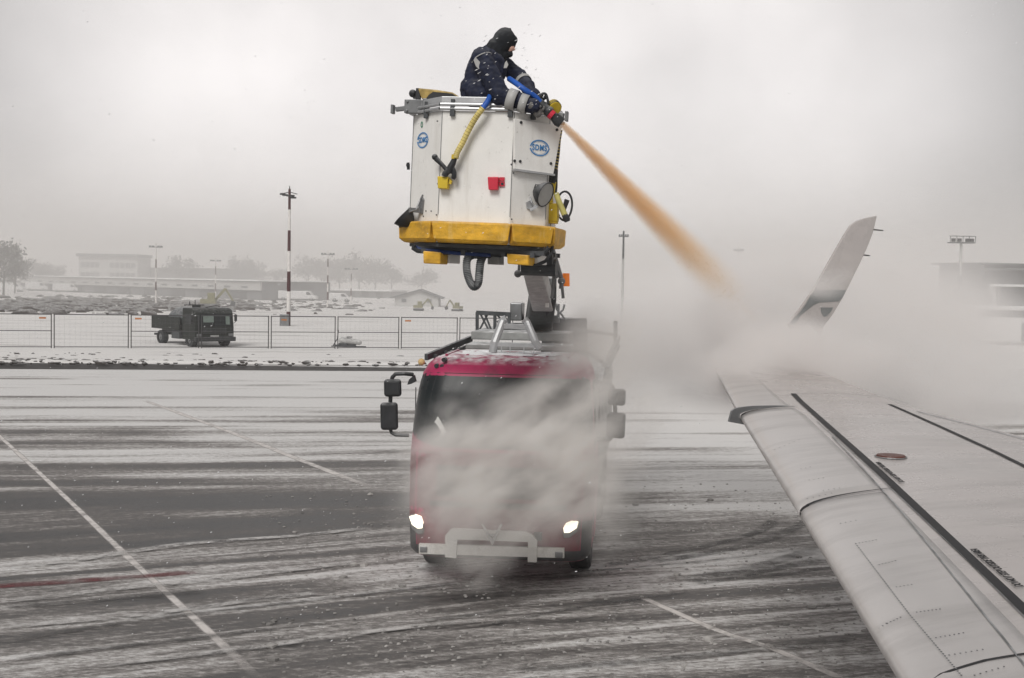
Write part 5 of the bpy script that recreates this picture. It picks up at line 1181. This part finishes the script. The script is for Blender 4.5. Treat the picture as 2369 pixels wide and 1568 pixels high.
# ------------------------------------------------------------------ falling snow
random.seed(11); b = MB(); wind = (Rt * .85 + Up * .45).normalized()
for _ in range(5200):
    Y = random.uniform(10, 45); x = random.uniform(-50, 2420); y = random.uniform(-30, 1500); p = P(x, y, Y)
    if p.z < .1: continue
    r = random.uniform(.0022, .0050); ln = r * random.uniform(1.0, 3.2); d = (wind + Vector([random.gauss(0, .12) for _ in range(3)])).normalized(); s1_ = d.cross(Vector((0, 1, 0))).normalized() * r; s2_ = d.cross(s1_).normalized() * r
    b.add([p - d * ln, p + s1_, p + s2_, p - s1_, p - s2_, p + d * ln], [(0, 1, 2), (0, 2, 3), (0, 3, 4), (0, 4, 1), (5, 2, 1), (5, 3, 2), (5, 4, 3), (5, 1, 4)])
for _ in range(60):
    Y = random.uniform(12.6, 13.1); x = random.uniform(1070, 1250); y = random.uniform(70, 250); p = P(x, y, Y); r = random.uniform(.0025, .0055); ln = r * random.uniform(2, 5); d = (wind + Vector([random.gauss(0, .1) for _ in range(3)])).normalized(); s1_ = d.cross(Vector((0, 1, 0))).normalized() * r; s2_ = d.cross(s1_).normalized() * r
    b.add([p - d * ln, p + s1_, p + s2_, p - s1_, p - s2_, p + d * ln], [(0, 1, 2), (0, 2, 3), (0, 3, 4), (0, 4, 1), (5, 2, 1), (5, 3, 2), (5, 4, 3), (5, 1, 4)])
tag(b.build('falling_snow', 'flake', weld=False), 'fine wind-driven snowflakes filling the air', 'snow', kind='stuff')

# ------------------------------------------------------------------ steam, spray and haze volumes
def volume_mat(name, col, blobs, dens, nscale, lo, hi, aniso=.0, stretch=None, emis=0.0):
    m = bpy.data.materials.new(name); m.use_nodes = True; t = m.node_tree; t.nodes.clear(); l = t.links.new
    out_ = N(t, 'ShaderNodeOutputMaterial'); pv = N(t, 'ShaderNodeVolumePrincipled'); pv.inputs['Color'].default_value = col + (1,); pv.inputs['Anisotropy'].default_value = aniso; pv.inputs['Density Attribute'].default_value = ''
    l(pv.outputs[0], out_.inputs['Volume']); g = N(t, 'ShaderNodeNewGeometry'); last = None
    # warp the position a little so the puffs have ragged outlines
    wn = N(t, 'ShaderNodeTexNoise'); wn.inputs['Scale'].default_value = .9; wn.inputs['Detail'].default_value = 2; l(g.outputs['Position'], wn.inputs['Vector'])
    ws = N(t, 'ShaderNodeVectorMath', operation='SUBTRACT'); ws.inputs[1].default_value = (.5, .5, .5); l(wn.outputs['Color'], ws.inputs[0])
    wm = N(t, 'ShaderNodeVectorMath', operation='SCALE'); wm.inputs['Scale'].default_value = blobs[0][2] * 0 + 1.1; l(ws.outputs[0], wm.inputs[0])
    wa = N(t, 'ShaderNodeVectorMath', operation='ADD'); l(g.outputs['Position'], wa.inputs[0]); l(wm.outputs[0], wa.inputs[1])
    for c, r, k in blobs:
        s_ = N(t, 'ShaderNodeVectorMath', operation='SUBTRACT'); l(wa.outputs[0], s_.inputs[0]); s_.inputs[1].default_value = c
        d_ = N(t, 'ShaderNodeVectorMath', operation='DIVIDE'); l(s_.outputs[0], d_.inputs[0]); d_.inputs[1].default_value = r
        n_ = N(t, 'ShaderNodeVectorMath', operation='LENGTH'); l(d_.outputs[0], n_.inputs[0])
        mr_ = N(t, 'ShaderNodeMapRange', interpolation_type='SMOOTHERSTEP'); mr_.inputs[1].default_value = 0; mr_.inputs[2].default_value = 1; mr_.inputs[3].default_value = k; mr_.inputs[4].default_value = 0; l(n_.outputs['Value'], mr_.inputs[0])
        if last is None: last = mr_.outputs[0]
        else: a_ = N(t, 'ShaderNodeMath', operation='ADD'); l(last, a_.inputs[0]); l(mr_.outputs[0], a_.inputs[1]); last = a_.outputs[0]
    mp = N(t, 'ShaderNodeMapping', vector_type='TEXTURE'); mp.inputs['Rotation'].default_value = (0, R(-28), 0); mp.inputs['Scale'].default_value = stretch or (1, 1, 1); l(g.outputs['Position'], mp.inputs[0])
    n_ = N(t, 'ShaderNodeTexNoise'); n_.inputs['Scale'].default_value = nscale; n_.inputs['Detail'].default_value = 6; n_.inputs['Roughness'].default_value = .58; n_.inputs['Distortion'].default_value = .3; l(mp.outputs[0], n_.inputs['Vector'])
    mr_ = N(t, 'ShaderNodeMapRange', interpolation_type='SMOOTHSTEP'); mr_.inputs[1].default_value = lo; mr_.inputs[2].default_value = hi; l(n_.outputs[0], mr_.inputs[0])
    a_ = N(t, 'ShaderNodeMath', operation='MULTIPLY'); l(last, a_.inputs[0]); l(mr_.outputs[0], a_.inputs[1])
    b_ = N(t, 'ShaderNodeMath', operation='MULTIPLY'); l(a_.outputs[0], b_.inputs[0]); b_.inputs[1].default_value = dens; l(b_.outputs[0], pv.inputs['Density'])
    return m
def vbox(name, lo, hi, m, label, cat):
    b = MB(); lo = Vector(lo); hi = Vector(hi); c = (lo + hi) / 2; b.box((0, 0, 0), tuple(hi - lo)); o = b.build(name, m, loc=c); tag(o, label, cat, kind='stuff'); return o
def blob(x, y, Y, rx, ry, rY, k=1.0):
    """centre seen at x, y at distance Y; radii in px across and up, metres deep"""
    p = P(x, y, Y); s_ = Y / FPX; return (tuple(p), (rx * s_, rY, ry * s_), k)
front_blobs = [blob(1240, 985, 15.0, 230, 130, 1.2, 1.25), blob(1120, 1075, 15.0, 240, 130, 1.2, 1.3), blob(1330, 1090, 15.0, 190, 190, 1.2, 1.0), blob(1330, 920, 15.2, 170, 120, 1.3, .9), blob(1010, 1010, 14.8, 120, 110, .9, .55),
               blob(1030, 1160, 14.8, 170, 120, 1.0, .8), blob(1180, 1180, 14.8, 220, 110, 1.0, .45), blob(1350, 800, 15.5, 150, 110, 1.5, .7), blob(1100, 1310, 14.9, 120, 60, .8, .5), blob(1400, 1150, 15.0, 120, 220, 1.3, .5), blob(1170, 1120, 15.2, 330, 230, .9, .42), blob(1160, 1230, 14.9, 320, 130, .9, .55), blob(1010, 1120, 14.8, 80, 130, .8, .35), blob(1430, 900, 15.3, 130, 190, 1.3, .9), blob(1390, 770, 15.6, 130, 90, 1.5, .6)]
MT['steam1'] = volume_mat('steam_front', (1.0, .985, .965), front_blobs, 3.0, 2.2, .34, .68, stretch=(1.4, 1.0, .72))
vbox('steam', (-2.4, 13.5, .1), (2.9, 16.25, 4.4), 'steam1', 'torn white steam drifting across the front of the magenta truck', 'steam')
back_blobs = [blob(1600, 780, 22, 330, 150, 6, 1.0), blob(1780, 720, 20.5, 210, 150, 3.5, 1.1), blob(1500, 800, 24, 230, 110, 5, .7), blob(1950, 800, 23, 330, 150, 4, .9), blob(1680, 660, 22, 140, 110, 4, .6), blob(2190, 850, 24, 280, 90, 4, .5), blob(1900, 660, 24, 240, 110, 4, .45), blob(1850, 740, 42, 560, 230, 13, .75), blob(2150, 760, 44, 260, 170, 12, .6), blob(2150, 850, 26, 420, 120, 5, .5), blob(2080, 640, 34, 330, 150, 9, .35)]
MT['steam2'] = volume_mat('steam_cloud', (1.0, .98, .968), back_blobs, .60, .5, .14, .5, stretch=(1.6, 1.2, .8))
vbox('steam', (1.0, 16.4, .6), (30, 56, 9.5), 'steam2', 'thick pale steam cloud hanging behind the truck and over the wing tip', 'steam')
tip_blobs = [blob(1720, 845, 15.4, 150, 90, 2.0, 1.6), blob(1850, 805, 16.2, 200, 95, 1.8, 1.5), blob(1990, 850, 15.6, 250, 85, 1.6, 1.4), blob(1880, 655, 17.2, 100, 40, 1.4, .9), blob(2230, 930, 15, 260, 75, 1.8, .9), blob(2030, 810, 17, 220, 70, 2, .45), blob(1890, 785, 17, 140, 35, 1.3, .45), blob(1690, 760, 17, 130, 70, 1.5, .8)]
MT['steam3'] = volume_mat('steam_tip', (1.0, .98, .968), tip_blobs, 2.1, 1.0, .25, .62, stretch=(1.5, 1, .7))
vbox('steam', (1.6, 12.2, 1.9), (8.6, 19.6, 5.6), 'steam3', 'steam rolling over the outer end of the aircraft wing', 'steam')
# orange jet
J0 = q(1300, 286, -.22); J1 = P(1745, 735, 18.4); jd = (J1 - J0); JL = jd.length; b = MB()
b.tube([(0, 0, 0), (0, 0, JL * .35), (0, 0, JL * .7), (0, 0, JL)], [.045, .17, .30, .44], 20)
m = bpy.data.materials.new('orange_spray'); m.use_nodes = True; t = m.node_tree; t.nodes.clear(); l = t.links.new
out_ = N(t, 'ShaderNodeOutputMaterial'); pv = N(t, 'ShaderNodeVolumePrincipled'); pv.inputs['Color'].default_value = (1.0, .68, .33, 1); pv.inputs['Absorption Color'].default_value = (0, 0, 0, 1)
l(pv.outputs[0], out_.inputs['Volume']); tcx = N(t, 'ShaderNodeTexCoord'); sx = N(t, 'ShaderNodeSeparateXYZ'); l(tcx.outputs['Object'], sx.inputs[0])
mr_ = N(t, 'ShaderNodeMapRange'); mr_.inputs[1].default_value = 0; mr_.inputs[2].default_value = JL * .97; mr_.inputs[3].default_value = 1; mr_.inputs[4].default_value = 0; l(sx.outputs[2], mr_.inputs[0])
pw = N(t, 'ShaderNodeMath', operation='POWER'); pw.inputs[1].default_value = 2.6; l(mr_.outputs[0], pw.inputs[0])
nn = N(t, 'ShaderNodeTexNoise'); mp = N(t, 'ShaderNodeMapping'); mp.inputs['Scale'].default_value = (16, 16, .9); l(tcx.outputs['Object'], mp.inputs[0]); l(mp.outputs[0], nn.inputs[0]); nn.inputs['Detail'].default_value = 4
m3 = N(t, 'ShaderNodeMapRange'); m3.inputs[1].default_value = .32; m3.inputs[2].default_value = .62; m3.inputs[3].default_value = .12; m3.inputs[4].default_value = 1; l(nn.outputs[0], m3.inputs[0])
# soft outline: density falls from the axis of the jet
cx_ = N(t, 'ShaderNodeCombineXYZ'); l(sx.outputs[0], cx_.inputs[0]); l(sx.outputs[1], cx_.inputs[1]); ln_ = N(t, 'ShaderNodeVectorMath', operation='LENGTH'); l(cx_.outputs[0], ln_.inputs[0])
rr_ = N(t, 'ShaderNodeMapRange'); rr_.inputs[1].default_value = 0; rr_.inputs[2].default_value = JL; rr_.inputs[3].default_value = .05; rr_.inputs[4].default_value = .43; l(sx.outputs[2], rr_.inputs[0])
dv = N(t, 'ShaderNodeMath', operation='DIVIDE'); l(ln_.outputs['Value'], dv.inputs[0]); l(rr_.outputs[0], dv.inputs[1])
sm_ = N(t, 'ShaderNodeMapRange', interpolation_type='SMOOTHSTEP'); sm_.inputs[1].default_value = .0; sm_.inputs[2].default_value = 1.0; sm_.inputs[3].default_value = 1; sm_.inputs[4].default_value = 0; l(dv.outputs[0], sm_.inputs[0])
x1 = N(t, 'ShaderNodeMath', operation='MULTIPLY'); l(pw.outputs[0], x1.inputs[0]); l(m3.outputs[0], x1.inputs[1]); x2 = N(t, 'ShaderNodeMath', operation='MULTIPLY'); l(x1.outputs[0], x2.inputs[0]); l(sm_.outputs[0], x2.inputs[1])
x3 = N(t, 'ShaderNodeMath', operation='MULTIPLY'); l(x2.outputs[0], x3.inputs[0]); x3.inputs[1].default_value = 46; l(x3.outputs[0], pv.inputs['Density'])
MT['spray'] = m; o = b.build('spray', 'spray', loc=J0, smooth=True); o.rotation_mode = 'QUATERNION'; o.rotation_quaternion = jd.to_track_quat('Z', 'Y'); tag(o, 'orange jet of de-icing fluid shooting down towards the wing tip', 'spray', kind='stuff')
# droplets torn off the jet
random.seed(5); b = MB(); jn = jd.normalized(); jx = jn.cross(Vector((0, 0, 1))).normalized(); jy = jn.cross(jx)
for _ in range(900):
    t_ = random.random() ** .6; rad = lerp(.04, .42, t_) * abs(random.gauss(0, .55)); a_ = random.uniform(0, 6.28); p = J0 + jd * t_ * 1.02 + (jx * math.cos(a_) + jy * math.sin(a_)) * rad
    r_ = random.uniform(.002, .0055); ln = r_ * random.uniform(1, 3.5); s1_ = jx * r_; s2_ = jy * r_
    b.add([p - jn * ln, p + s1_, p + s2_, p - s1_, p - s2_, p + jn * ln], [(0, 1, 2), (0, 2, 3), (0, 3, 4), (0, 4, 1), (5, 2, 1), (5, 3, 2), (5, 4, 3), (5, 1, 4)])
tag(b.build('droplets', mat('orange_fluid', (.75, .45, .2), .3, var=.1), weld=False), 'orange droplets torn off the jet of de-icing fluid', 'droplets', kind='stuff')
# blowing snow beyond the near light mast
m = bpy.data.materials.new('blowing_snow'); m.use_nodes = True; t = m.node_tree; t.nodes.clear()
out_ = N(t, 'ShaderNodeOutputMaterial'); pv = N(t, 'ShaderNodeVolumePrincipled'); pv.inputs['Color'].default_value = (.99, .975, .96, 1); pv.inputs['Density'].default_value = .0046; pv.inputs['Anisotropy'].default_value = .2; t.links.new(pv.outputs[0], out_.inputs['Volume'])
MT['squall'] = m; b = MB(); b.box((0, 0, 0), (1500, 640, 19.9)); o = b.build('blowing_snow', 'squall', loc=(0, 428, 10.4)); tag(o, 'dense blowing snow veiling the far buildings and trees', 'blowing snow', kind='stuff')
# haze
m = bpy.data.materials.new('haze_air'); m.use_nodes = True; t = m.node_tree; t.nodes.clear()
out_ = N(t, 'ShaderNodeOutputMaterial'); pv = N(t, 'ShaderNodeVolumePrincipled'); pv.inputs['Color'].default_value = (.99, .975, .96, 1); pv.inputs['Density'].default_value = .0010; pv.inputs['Anisotropy'].default_value = .35; t.links.new(pv.outputs[0], out_.inputs['Volume'])
MT['haze'] = m; b = MB(); b.box((0, 630, 10), (2700, 1480, 22)); o = b.build('haze', 'haze'); tag(o, 'snowy haze filling the air over the apron', 'haze', kind='stuff')
